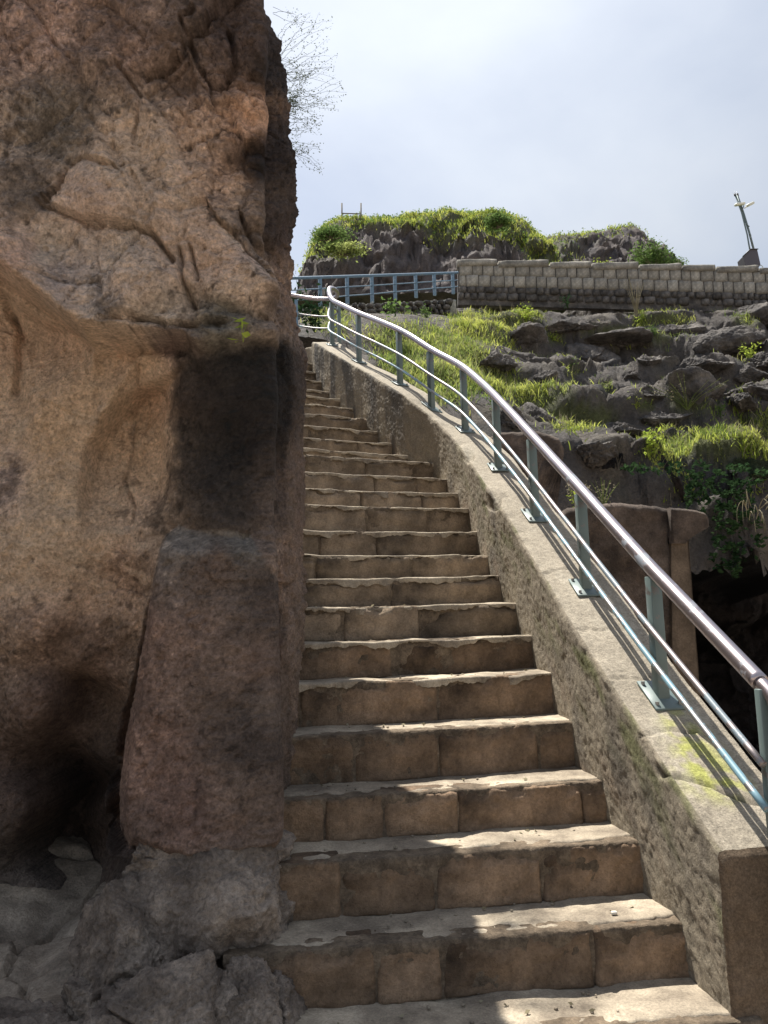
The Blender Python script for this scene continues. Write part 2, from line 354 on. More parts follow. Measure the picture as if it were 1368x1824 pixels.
# ------------------------------------------------------------------ STAIRS AND PARAPET LAYOUT
xs = [1303,1205,1130,1065,1015,980,945,918,888,868,848,833,815,795,771,724,696,671,651,629,604,585,572,562,556]
ys = [1805,1633,1490,1385,1282,1197,1131,1073,1026,988,948,906,880,853,824,811,791,768,746,728,711,698,680,664,648]
NS = len(xs)
Q = np.array([aty(u, v, 2.59+.30*i) for i, (u, v) in enumerate(zip(xs, ys))])
zt = np.array([.54,.62,.82,1.03,1.21,1.39,1.57,1.76,1.96,2.12,2.29,2.46,2.63,2.81,3.0,3.3,3.49,3.67,3.85,4.03,4.23,4.42,4.58,4.74,4.86])
phi = np.array([R(min(5+1.45*i, 24)) if i < 15 else R(24+min((i-15)*.8, 6)) for i in range(NS)])
# path of the parapet's inner foot, bottom to top, then round the bend to the left
path = np.vstack([[1.033, 2.59, .45], np.c_[Q[1:, :2], zt[1:]],
                  [-.905, 10.05, 4.95], [-.93, 10.35, 5.03], [-1.06, 10.66, 5.10], [-1.4, 10.86, 5.15], [-2.0, 10.98, 5.2], [-3.0, 11.1, 5.3], [-4.5, 11.2, 5.5]])
path[1, 2] = .64; path[0, 2] = .45
NP = 1150
S = spline(path, NP)
kz = np.ones(41)/41; S[:, 2] = np.convolve(np.pad(S[:, 2], 20, mode='reflect', reflect_type='odd'), kz, 'valid')
kz = np.ones(31)/31
for a in (0, 1): S[:, a] = np.convolve(np.pad(S[:, a], 15, mode='reflect', reflect_type='odd'), kz, 'valid')
arc = np.r_[0, np.cumsum(np.linalg.norm(np.diff(S[:, :2], axis=0), axis=1))]
Tn = np.gradient(S[:, :2], axis=0); Tn /= np.linalg.norm(Tn, axis=1)[:, None]; Nn = np.c_[Tn[:, 1], -Tn[:, 0]]
TH = .36
def wall_at(s, off=0.0):
    x = np.interp(s, arc, S[:, 0]); y = np.interp(s, arc, S[:, 1]); z = np.interp(s, arc, S[:, 2])
    nx = np.interp(s, arc, Nn[:, 0]); ny = np.interp(s, arc, Nn[:, 1]); return np.array([x+nx*off, y+ny*off, z])
def s_of_y(y):
    m = arc < 8.6
    return float(np.interp(y, S[m, 1], arc[m]))
# ------------------------------------------------------------------ GROUND
def build_ground():
    X = np.concatenate([np.linspace(-14, -3, 20, endpoint=False), np.linspace(-3, 1.6, 330, endpoint=False), np.linspace(1.6, 12, 20)])
    Y = np.concatenate([np.linspace(-16, 1.5, 26, endpoint=False), np.linspace(1.5, 4.2, 190)])
    A, B = np.meshgrid(X, Y, indexing='ij')
    Z = np.full(A.shape, -.19)+fbm(v3(A*2, B*2), 4)*.02
    left = sstep(-.55, -1.0, A)*sstep(1.3, 2.2, B)
    fv, fd = facets(A*2.6+fbm(v3(A*2, B*2, 3), 2)*.5, B*2.6, 5)
    Z += left*(.12+fv*.03+fbm(v3(A*2.5, B*2.5, 7), 5)*.11-.05*(1-sstep(0, .08, fd))+np.clip(B-2.9, 0, 2)*.2)
    Z = np.where((A > 1.42) & (B > 2.4), -3.3, Z)
    o = obj('ground', gridmesh('ground', np.stack([A, B, Z], -1)), M['floor']); tag(o, kind='structure')
    n = 64; th = np.arange(n)/n*2*np.pi; V = np.r_[[[0, 0, -3.4]], np.c_[np.cos(th)*4000, np.sin(th)*4000, np.full(n, -3.4)]]
    o = obj('lower_ground', mesh('lower_ground', V, [(0, 1+k, 1+(k+1) % n) for k in range(n)], smooth=False), M['floor']); tag(o, kind='structure')
build_ground()
# ------------------------------------------------------------------ CLIFF (left)
OVER = np.array([(0,500),(60,545),(140,592),(175,615),(250,618),(335,603),(358,628),(420,612),(540,603)], float)
OW = np.array([(0,105),(120,60),(200,30),(340,16),(540,9)], float)
SLAB = [(283,975),(294,952),(318,934),(345,944),(400,941),(446,950),(468,990),(500,1040),(514,1140),(520,1300),(522,1400),(515,1520),(330,1540),(225,1510),(207,1465),(212,1370),(236,1230),(262,1080)]
UP = [(60,60,2.97),(200,100,2.93),(350,100,2.95),(470,100,3.02),(100,250,2.98),(250,230,2.98),(180,340,2.84),(400,250,3.02),(420,350,3.07),(350,330,2.97),(330,420,2.90),(80,420,2.95),(250,490,2.80),(400,500,2.87),(480,450,3.0),(515,570,2.985),(450,585,2.975),(400,590,2.955),(345,592,2.92),(300,590,2.87),(150,560,2.83),(30,480,2.78),(40,200,2.9),(300,170,3.02),(440,300,3.1)]
LOW = [(60,600,3.28),(20,690,3.22),(100,720,3.12),(180,700,3.14),(250,740,3.22),(300,760,3.14),(100,850,3.16),(200,850,3.2),(60,950,3.1),(350,700,3.05),(400,650,3.02),(450,700,3.01),(510,800,2.99),(400,900,3.05),(60,1100,3.14),(150,1150,3.26),(60,1250,3.22),(225,1080,3.28),(215,1180,3.32),(160,1250,3.6),(200,1330,3.5),(150,1400,4.0),(110,1500,4.1),(195,1430,3.7),(60,1600,3.6),(20,1450,3.3),(515,1000,2.98),(530,1200,2.98),(300,1000,3.15),(350,1300,3.2),(300,1600,3.2),(500,1600,3.0),(-300,800,3.1),(-300,1300,3.2),(-300,1700,3.3)]
def cliff_depth(u, v):
    nz_ = fbm(v3(u/60, v/60, 2), 3)*9
    b = np.interp(u, OVER[:, 0], OVER[:, 1])+nz_*.8; wv = np.interp(u, OW[:, 0], OW[:, 1])
    up = idw(u, v, UP)[..., 0]; lo = idw(u, v, LOW)[..., 0]
    # layered shelf under the overhang lip
    m = sstep(-.5, .5, (v-b)/wv)
    d = up*(1-m)+lo*m
    # carved niche with a rounded arch edge
    ni = inpoly(u, v, [(150,790),(185,730),(225,700),(330,655),(312,760),(300,940),(140,960),(138,860)])
    d = d+sstep(-4, 26, ni)*.13*sstep(980, 800, v)*(1-sstep(600, 500, v))
    # cracks and shelves of the upper rock
    for pts, wd, dp in [([(90,372),(120,308),(150,285),(205,298)],5,.05),([(85,380),(150,395),(240,398),(275,420),(305,462)],4,.05),
                        ([(350,30),(330,55),(345,90),(310,140),(270,160)],4,.04),([(405,60),(412,110),(395,160)],4,.04),
                        ([(318,440),(325,500),(345,545)],3,.035),([(338,440),(352,500)],2.5,.03),([(430,395),(450,440),(462,520),(480,560)],5,.05),
                        ([(395,585),(350,588),(230,568),(180,575)],5,.04),([(445,272),(500,268),(520,285)],7,.05),([(450,310),(505,305)],5,.03),
                        ([(0,500),(60,545),(120,585),(160,618)],5,.04),([(248,650),(240,760),(228,840),(215,880)],2.5,.02),([(222,852),(240,900),(236,930)],2.5,.02),
                        ([(0,520),(40,600),(30,700)],6,.04),([(210,120),(260,190),(240,260)],3,.02),([(440,130),(520,150)],5,.04)]:
        dd = dline(u+nz_*.7, v+nz_*.5, pts); d = d+dp*1.5*np.exp(-(dd/wd)**2)
    for pts, wd, dp in [([(290,250),(300,330),(270,390)],22,.06),([(330,640),(250,640),(200,700),(170,760),(160,850)],10,.03),([(270,600),(340,612)],10,.05),([(160,600),(165,650)],12,.05),([(380,380),(400,440),(440,500)],18,.05),([(0,470),(120,560),(200,590)],14,.04)]:
        dd = dline(u, v, pts); d = d-dp*np.exp(-(dd/wd)**2)
    # leaning slab
    sd = inpoly(u+nz_*.45, v+nz_*.45, SLAB)
    fr = 2.99-.0003*(v-950)-.02*np.sin((u-300)/70)
    prof = sstep(-1.5, 4, sd)*.86+sstep(3, 22, sd)*.14
    topc = sstep(935, 990, v)*.5+.5
    d = np.where(sd > -2, d+(np.minimum(fr+.26*(1-topc), d)-d)*prof, d)
    rd = dline(u, v, [(455,955),(480,1000),(500,1045),(515,1130),(520,1300)]); d = d-.02*np.exp(-(rd/6)**2)
    return d
def mixc(a, b, m): return a*(1-m[..., None])+b*m[..., None]
CC = [(60,60,(.27,.185,.15)),(200,60,(.22,.16,.13)),(330,100,(.19,.145,.12)),(420,60,(.13,.10,.095)),(490,120,(.085,.075,.08)),(515,250,(.085,.072,.075)),(450,200,(.32,.21,.14)),(400,330,(.28,.20,.145)),(330,260,(.29,.22,.165)),
      (230,290,(.31,.24,.18)),(100,230,(.20,.17,.14)),(40,350,(.20,.165,.14)),(160,350,(.35,.26,.205)),(320,400,(.38,.30,.23)),(380,450,(.38,.295,.22)),(250,470,(.31,.265,.215)),(80,450,(.29,.245,.2)),(450,400,(.20,.155,.125)),(510,400,(.115,.09,.085)),
      (475,285,(.055,.045,.048)),(450,520,(.30,.24,.195)),(400,570,(.2,.195,.17)),(512,540,(.22,.17,.14)),(300,550,(.26,.235,.2)),(180,530,(.24,.205,.18)),(110,500,(.25,.21,.19)),(30,450,(.36,.26,.2)),(30,530,(.56,.43,.31)),(60,560,(.58,.44,.31)),(110,590,(.58,.43,.30)),(150,608,(.5,.37,.25)),(30,620,(.42,.30,.2)),  # tan ceiling strip at left raised, its bounced light put into the colour
      (300,612,(.24,.165,.14)),(250,650,(.44,.31,.2)),(180,720,(.46,.325,.2)),(260,770,(.40,.28,.175)),(90,760,(.46,.325,.195)),(40,720,(.42,.30,.19)),(8,740,(.42,.31,.21)),(12,860,(.26,.20,.17)),(100,900,(.5,.37,.24)),(60,960,(.5,.375,.25)),(160,960,(.44,.32,.21)),
      (270,850,(.38,.27,.17)),(280,900,(.32,.235,.165)),(60,1010,(.46,.34,.23)),(150,1050,(.36,.265,.18)),(220,1010,(.3,.215,.15)),(60,1110,(.29,.205,.145)),(150,1150,(.24,.17,.12)),(100,1250,(.2,.14,.105)),(60,1400,(.16,.115,.09)),(150,1400,(.11,.08,.065)),(60,1590,(.2,.17,.15)),
      (528,1000,(.25,.185,.145)),(530,1250,(.24,.18,.14)),(520,700,(.12,.098,.09)),(490,880,(.17,.13,.11)),(400,900,(.13,.11,.1)),(-200,300,(.27,.2,.16)),(-200,900,(.4,.29,.2)),(-200,1400,(.2,.15,.12))]
def cliff_color(u, v, P):
    wx = fbm(P*4+5, 4)*28; wy = fbm(P*4+25, 4)*28
    uu, vv = u+wx, v+wy
    c = idw(uu, vv, CC, power=2.6, eps=8)
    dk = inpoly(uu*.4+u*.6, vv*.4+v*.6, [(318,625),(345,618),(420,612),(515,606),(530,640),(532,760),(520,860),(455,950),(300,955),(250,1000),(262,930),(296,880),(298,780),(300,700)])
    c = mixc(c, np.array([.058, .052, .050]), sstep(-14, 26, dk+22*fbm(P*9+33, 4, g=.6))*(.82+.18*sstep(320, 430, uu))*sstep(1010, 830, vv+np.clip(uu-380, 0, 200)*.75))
    sd = inpoly(u, v, SLAB)
    sl = idw(uu, vv, [(380,1010,(.19,.135,.105)),(470,1040,(.14,.11,.095)),(300,1150,(.27,.18,.135)),(400,1200,(.23,.16,.12)),(470,1250,(.18,.14,.115)),(260,1350,(.27,.175,.13)),(450,1330,(.13,.1,.085)),(420,1420,(.23,.165,.125)),(330,1440,(.22,.15,.12)),(400,1560,(.24,.20,.17)),(340,955,(.23,.215,.195)),(430,960,(.2,.19,.17))])
    c = mixc(c, sl, sstep(-1, 4, sd))
    c = c*(1+.14*sstep(.25, .4, c[..., 0]))[..., None]*(1+.30*fbm(P*7+3, 5, g=.6)[..., None])
    # pale mineral bloom in the plaster-like area
    bl = sstep(.10, .3, fbm(P*np.array([9, 9, 16.])+50, 4))*sstep(330, 250, u)*sstep(560, 700, v)*sstep(1120, 980, v)
    c = mixc(c, np.array([.56, .44, .31]), bl*.55)
    pit = sstep(.2, .32, fbm(P*14+80, 4, g=.6)); c = mixc(c, c*.6, pit*.7)
    c = c*(1+.30*fbm(P*np.array([38, 38, 45.])+12, 4, g=.65)[..., None])
    fk = sstep(.22, .34, fbm(P*np.array([18, 18, 30.])+150, 4, g=.65))*sstep(.2, .3, c[..., 0]); c = mixc(c, c*1.45, fk*.8)
    fk = sstep(.24, .36, fbm(P*np.array([22, 22, 26.])+250, 4, g=.65)); c = mixc(c, c*.55, fk*.6)
    c = mixc(c, c*1.22, sstep(620, 480, v)*sstep(.14, .22, c.mean(-1))); c = mixc(c, c*np.array([1.06, .98, .95]), sstep(-.1, .3, fbm(P*1.8+61, 3)))
    lum = c.mean(-1, keepdims=True); c = c*(np.clip(lum, .03, .46)/.21)**.62; c = (c*.76+c.mean(-1, keepdims=True)*.24)*np.array([1.30, 1.22, 1.16])*(1+.34*sstep(.20, .36, c.mean(-1)))[..., None]; c = c*(.66/np.maximum(c.max(-1, keepdims=True), .66))
    return np.clip(c, .02, .8)
def build_cliff():
    # plan path: far left -> front face -> corner -> along the stairs
    pl = np.array([(-9, 1.6), (-6, 2.5), (-4, 3.0), (-2.9, 3.2), (-2.5, 3.2), (-.62, 3.2), (-.50, 3.22), (-.43, 3.32), (-.43, 3.6), (-.45, 4.0), (-.50, 4.4), (-.72, 5.0), (-1.1, 5.8), (-1.9, 7.2), (-2.6, 8.6), (-3.3, 9.8), (-5.5, 11.0)])
    seg = [30, 26, 34, 34, 290, 22, 20, 34, 40, 34, 40, 34, 40, 26, 20, 20]
    pts = np.concatenate([np.linspace(pl[k], pl[k+1], seg[k], endpoint=False) for k in range(len(seg))]+[pl[-1:]])
    k = np.ones(5)/5
    for a in (0, 1): pts[2:-2, a] = np.convolve(pts[:, a], k, 'valid')
    t = np.gradient(pts, axis=0)
    for _ in range(3):
        t[3:-3] = np.stack([np.convolve(t[:, a], np.ones(7)/7, 'valid') for a in (0, 1)], 1)
    t /= np.linalg.norm(t, axis=1)[:, None]; n = np.c_[t[:, 1], -t[:, 0]]
    Z = np.concatenate([np.linspace(-.3, 4.35, 700, endpoint=False), np.linspace(4.35, 5.6, 60)])
    ns, nzz = len(pts), len(Z)
    PX = np.broadcast_to(pts[:, 0:1], (ns, nzz)).copy(); PY = np.broadcast_to(pts[:, 1:2], (ns, nzz)).copy(); ZZ = np.broadcast_to(Z[None, :], (ns, nzz)).copy()
    NX = n[:, 0:1]; NY = n[:, 1:2]
    wf = sstep(-.75, -.95, -(-NY)) if False else sstep(.75, .97, -NY)*np.ones((ns, nzz))          # how frontal
    wf = wf*sstep(-3.6, -2.6, PX)
    y = np.full((ns, nzz), 3.1)
    for it in range(9):
        u, v = proj(np.stack([PX, y, ZZ], -1)); d = cliff_depth(u, v); y = y*.35+d*.65 if it < 4 else y*.6+d*.4
    bm_ = sstep(340, 300, u)*sstep(960, 1040, v)
    for _ in range(2):
        q_ = np.pad(y, 1, mode='edge'); y = y*(1-bm_)+bm_*(q_[:-2, 1:-1]+q_[2:, 1:-1]+q_[1:-1, :-2]+q_[1:-1, 2:]+2*y)/6
    # silhouette of the corner
    tv = np.array([-400,0,50,80,130,250,330,400,470,560,600,640,700,900,1100,1280,1380,1430,1480,1600,1900], float)
    tu = np.array([420,466,480,504,512,526,529,523,519,522,526,539,541,540,538,538,534,522,512,505,500], float)
    cx, cy = -.45, 4.0
    uc, vc = proj(np.c_[np.full(nzz, cx), np.full(nzz, cy), Z]); tu = tu-np.interp(tv, [-400, 560, 640, 1900], [15, 15, 8, 4]); want = np.interp(vc, tv, tu)
    dx = (want-uc)*cy/FPX*1.01
    dx = np.clip(dx, -.8, .3)
    side = sstep(-.72, -.42, PX)*sstep(3.0, 3.25, PY)
    side = np.where(PY > 3.6, 1.0, side)
    X2 = PX+side*(dx+fbm(v3(Z*3, Z*0, 6), 5, g=.6)*.02)[None, :]
    for _ in range(3):
        us, vs = proj(np.stack([X2, PY, ZZ], -1)); wt_ = np.maximum(sstep(3.25, 4.1, PY), sstep(2.7, 3.2, ZZ)*sstep(3.2, 3.35, PY))
        sh = (np.interp(vs, tv, tu)+4*fbm(v3(Z*4, Z*0, 16), 4)[None]-us)*PY/FPX
        sh = np.where(PY > 4.35, np.minimum(sh, 0), sh); X2 = X2+wt_*np.clip(sh, -.9, .2)
    disp = (PY-y)*wf
    a = pts_arc = np.r_[0, np.cumsum(np.linalg.norm(np.diff(pts, axis=0), axis=1))][:, None]*np.ones((1, nzz))
    u, v = proj(np.stack([X2, y*wf+PY*(1-wf), ZZ], -1))
    up = sstep(0, -20, v-np.interp(u, OVER[:, 0], OVER[:, 1]))   # above the lip
    wob = fbm(np.stack([a*1.2, ZZ*1.2, ZZ*0+4], -1), 3)*.8
    f1, e1 = facets(a*2.1+wob*.9, ZZ*1.7+wob+a*.6, 3, 1.1); f2, e2 = facets(a*6+wob*2, ZZ*5-a*2, 11, 1.0)
    slabm = sstep(-3, 6, inpoly(u, v, SLAB)); alc = (1-up)*(1-slabm)
    amp = (.30+.55*up-.2*slabm)*sstep(0, .6, wf)+.7*(1-sstep(0, .6, wf))
    disp += (f1*.055+f2*.016)*amp - (.028*(1-sstep(0, .10, e1))+.012*(1-sstep(0, .12, e2)))*amp*(.2+.8*up)
    base = np.stack([a, ZZ, ZZ*.0], -1)
    disp += fbm(base*np.array([2.3, 2.0, 1])+wob[..., None]*.5, 6, g=.58)*.075*(.55+.7*up)+fbm(base*np.array([16, 13, 1])+9, 5, g=.74)*.027*(1+.3*up)-np.abs(fbm(base*np.array([26, 24, 1])+19, 3, g=.6))*.012
    # undercut bedding ledges, dipping to the right, only in the upper rock
    bd = (ZZ*2.1+a*.8+wob*1.5); fb = bd-np.floor(bd); disp += up*(sstep(0, .8, fb)-sstep(.85, 1, fb)-.4)*.035*sstep(-.2, .3, fbm(base*1.3+77, 3))
    f3, e3 = facets(a*15+wob*5, ZZ*12+a*7, 41, 1.0); f4, e4 = facets(a*34+wob*9, ZZ*30-a*11, 57, 1.0); rgh = sstep(-.3, .35, fbm(base*1.7+140, 3))*(.35+.65*up+.25*slabm)
    disp += f3*.016*rgh+f4*.008*rgh-(1-sstep(0, .10, e3))*.006*rgh
    disp += fbm(base*np.array([9, 5, 1])+31, 3, ridged=True)*.010*up
    disp -= sstep(.28, .5, fbm(base*20+44, 2))*.010
    # side strip fluted vertically
    sd2 = sstep(.6, .2, -NY)*np.ones_like(ZZ)
    disp += sd2*(fbm(np.stack([a*14, ZZ*2.2, ZZ*0+8], -1), 4)*.018)
    # the rock steps back above
    P = np.stack([X2+NX*disp, PY+NY*disp, ZZ+fbm(base*3+70, 3)*.01], -1)
    uu, vv = proj(P)
    uu = np.maximum(uu, 505-sstep(.05, .9, wf)*520); vv = np.where(PY > 3.6, np.minimum(vv, 1300), vv)
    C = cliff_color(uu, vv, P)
    C = mixc(C, C*.5+np.array([.24, .18, .14])*.5, sstep(.3, .8, sd2)*sstep(620, 900, vv))
    # cap rows: the top of the outcrop leans back
    cap = []
    capc = []
    for q, (back, hgt) in enumerate([(.15, .12), (.5, .25), (1.2, .3), (2.4, .25), (4.5, 0)]):
        r = P[:, -1].copy(); r[:, 0] -= back*.85; r[:, 1] += back*.45; r[:, 2] += hgt
        cap.append(r[:, None]); capc.append(C[:, -1:])
    P = np.concatenate([P]+cap, 1); C = np.concatenate([C]+capc, 1)
    # hill behind the stairs: the outcrop gets lower as it goes back
    P[..., 2] = np.where(P[..., 0] < -.85, np.minimum(P[..., 2], 4.5+sstep(-2.2, -.85, P[..., 0])*.9), P[..., 2])  # unseen front-left top lowered so sun reaches nearer ground and bounces back
    lim = np.interp(P[..., 1], [3.9, 4.8, 6.5, 8.5, 10.5], [9, 5.2, 5.3, 5.6, 6.0]); low = (P[..., 1] > 3.9) & (P[..., 0] > -3.5)
    P[..., 2] = np.where(low, np.minimum(P[..., 2], lim), P[..., 2])
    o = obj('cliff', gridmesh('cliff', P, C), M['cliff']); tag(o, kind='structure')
    return o
build_cliff()
# ------------------------------------------------------------------ BOULDERS at the cliff's foot
def boulder(name, c, s, seed, rotz=0., n=5, cuts=20, rough=.035, mat=None, sub=80, cols=None, nfr=1, hmin=.76):
    # sphere grid
    V, Fc = rounded_block(sub, sub, sub)
    d = V/np.linalg.norm(V, axis=1)[:, None]; rg = np.random.default_rng(seed)
    r = np.full(len(d), 1.3); cr = np.full(len(d), 9.); d2 = d+.05*np.stack([fbm(d*2+seed+k*7, 3) for k in range(3)], 1)
    for k in range(cuts):
        q = rg.normal(size=3); q /= np.linalg.norm(q); h = rg.uniform(hmin, .98); dt = d2@q
        rn = np.where(dt > .05, h/np.maximum(dt, .05), 9); r = np.minimum(r, rn)
    # fracture planes running right through the block
    for k in range(nfr):
        q = rg.normal(size=3); q /= np.linalg.norm(q); h = rg.uniform(-.45, .45); e_ = np.abs((d2*r[:, None])@q-h); r = r-.07*(1-sstep(0, .016, e_)); r = r+.05*np.sign((d2*r[:, None])@q-h)*(.5 if k else 1)
    P = d*r[:, None]; P = P*np.array(s)/1.0
    sc_ = 1/max(min(s), .2)*.3; nn = fbm(P*1.8*sc_+seed, 3, g=.45)*rough*1.0+fbm(P*5*sc_+seed, 6, g=.66)*rough*1.7+fbm(P*22*sc_+seed, 4, g=.7)*rough*.35
    P = P+d*nn[:, None]; P = rot_z(P, rotz)
    o = obj(name, mesh(name, P, Fc), mat or M['boulder']); o.location = tuple(c); return o
BLD = [((385,1640,2.93),(.29,.26,.30),5,.3,'large fractured grey boulder under the upright slab, left of the stairs'),
       ((245,1700,2.82),(.17,.22,.27),14,.1,'narrow grey boulder beside the dark hollow at the cliff foot'),
       ((480,1670,2.93),(.10,.22,.23),23,-.2,'mossy upright boulder wedged against the third step'),
       ((445,1820,2.62),(.15,.20,.22),35,.5,'cracked low boulder touching the lowest riser'),
       ((270,1850,2.52),(.25,.2,.19),47,.8,'flat-topped boulder at the lower edge of the photo left of centre'),
       ((60,1890,2.55),(.34,.22,.15),52,.2,'low pale rock hump in the bottom left corner'),
       ((395,1510,3.04),(.21,.17,.12),62,.2,'brownish rock lump directly under the slab foot'),
       ((290,1540,2.99),(.17,.16,.14),67,.6,'small wedge-shaped rock at the lower left corner of the slab'),
       ((360,1790,2.66),(.13,.14,.14),71,.9,'small dark block caught between the large boulder and the low cracked one'),
       ((175,1790,2.7),(.12,.14,.10),77,.4,'low brown stone in front of the dark hollow')]
for (u, v, y), s, sd, rz, lb in BLD:
    o = boulder('boulder', aty(u, v, y), s, sd, rz); tag(o, lb, 'boulder', 'boulders at the foot of the cliff')
# ------------------------------------------------------------------ STAIRCASE
stairs = empty('stone_staircase', 'long worn stone staircase climbing between the cliff and the parapet wall', 'staircase', loc=(0, 0, 0))
def build_stairs():
    for i in range(NS):
        rg = np.random.default_rng(100+i)
        pr = Q[i].copy(); ph = phi[i]; e = np.array([math.cos(ph), math.sin(ph), 0]); b = np.array([-math.sin(ph), math.cos(ph), 0])
        wd = 1.62 if i < 14 else 1.25
        start = pr+e*.07
        depth = .40 if i < NS-1 else 2.2
        z = pr[2]; zp = Q[i-1][2] if i else -.19
        res = .009 if i < 8 else (.014 if i < 15 else .02)
        n = int(wd/res); A = np.linspace(0, wd, n)
        # topping layer with broken front edge
        jag = fbm(v3(A*3.2, i*7.1), 6, g=.72)*.048+.022*sstep(.0, .25, fbm(v3(A*5, i*3.3, 4), 3))-(.03 if i >= 5 else 0)
        rag = np.clip(.026+fbm(v3(A*4.5, i*5.7, 8), 5, g=.7)*.07, .006, .095) if i >= 5 else np.full(n, .026)
        off = np.array([.004, 0, .003, .012, .03, .06, .10, .15, .2, .26, .32, depth]); dz = np.array([-.03, -.012, -.003, 0, 0, 0, 0, 0, 0, 0, 0, 0])
        G = np.zeros((n, len(off), 3))
        for k in range(len(off)):
            wgt = 1 if k < 4 else max(0, 1-(off[k]-.01)/.1)
            p = start[None]-e*A[:, None]+b*(off[k]+jag*wgt)[:, None]
            G[:, k] = p; G[:, k, 2] = z+dz[k]
        G[:, 0, 2] = z-rag; G[:, 0] -= b*(.012*sstep(.03, .06, rag))[:, None]; G[:, 1, 2] = z-.008-rag*.1
        und = fbm(np.stack([G[..., 0]*4, G[..., 1]*4, G[..., 1]*0+i], -1), 4)*.017-.010*np.clip(1-np.abs(A-.55*wd)/(.5*wd), 0, 1)[:, None]
        G[..., 2] += und
        stepo = obj('step', gridmesh('step', G, flip=False), M['topping'], stairs)
        # riser stones
        x = -.02; h = z-zp+.015; k = 0
        while x < wd-.1:
            L_ = rg.choice([rg.uniform(.14, .3), rg.uniform(.3, .62)], p=[.3, .7]) if i < 5 else rg.uniform(.35, .9)
            if x+L_ > wd-.12: L_ = wd-x
            fr = (.048 if i < 5 else .020)+rg.uniform(-.007, .007)
            hh = h-rg.uniform(.010, .020)
            P, Fc = stone((L_-.002, .16, hh), r=.007+.005*rg.random(), res=.0095 if i < 7 else .016, rough=.0, seed=i*13+k, freq=9, chip=.0)
            wx_ = np.c_[P[:, 0]-x-L_/2, P[:, 1]*0+i*2.3, P[:, 2]]      # position along the whole step, so relief runs across the joints
            fn = sstep(-.02, -.075, P[:, 1]); rel = fbm(wx_*np.array([5, 1, 7]), 5, g=.6)*.020+fbm(wx_*np.array([24, 1, 24])+40, 4, g=.6)*.007
            tp = sstep(hh/2-.05, hh/2, P[:, 2]); er = np.clip(fbm(np.c_[wx_[:, 0]*5, wx_[:, 1], wx_[:, 0]*0+5], 5, g=.62)+.12, 0, 1)
            P[:, 1] += fn*(rel*1.3+tp*er*.075); P[:, 2] -= fn*tp*er*.045+tp*fbm(np.c_[wx_[:, 0]*9, wx_[:, 1], P[:, 1]*9], 3)*.006
            ex = sstep(L_/2-.018, L_/2, np.abs(P[:, 0])); P[:, 1] += fn*ex*.012*(.4+rg.random())
            # dressed faces are slightly skewed
            P[:, 1] += P[:, 0]*rg.uniform(-.03, .03)+P[:, 2]*rg.uniform(.0, .08)
            P[:, 2] += P[:, 0]*rg.uniform(-.008, .008)
            c = start-e*(x+L_/2)+b*(.08-fr); c[2] = zp-.015+hh/2+.004
            P = rot_z(P, ph)
            o = obj('riser_stone', mesh('riser_stone', P, Fc), M['riser'] if i < 7 else M['riser_upper_lit'], stepo); o.location = tuple(c)
            x += L_; k += 1
        # mortar bed behind the joints
        c = start-e*(wd/2)+b*(.05-(.036 if i < 5 else .008)); 
        P, Fc = stone((wd+.02, .10, h+.02), r=.006, res=.02, rough=.012, seed=i+500, freq=18)
        P = rot_z(P, ph); o = obj('mortar_bed', mesh('mortar_bed', P, Fc), M['mortar'], stepo); o.location = (c[0], c[1], zp-.02+h/2-.012)
build_stairs()
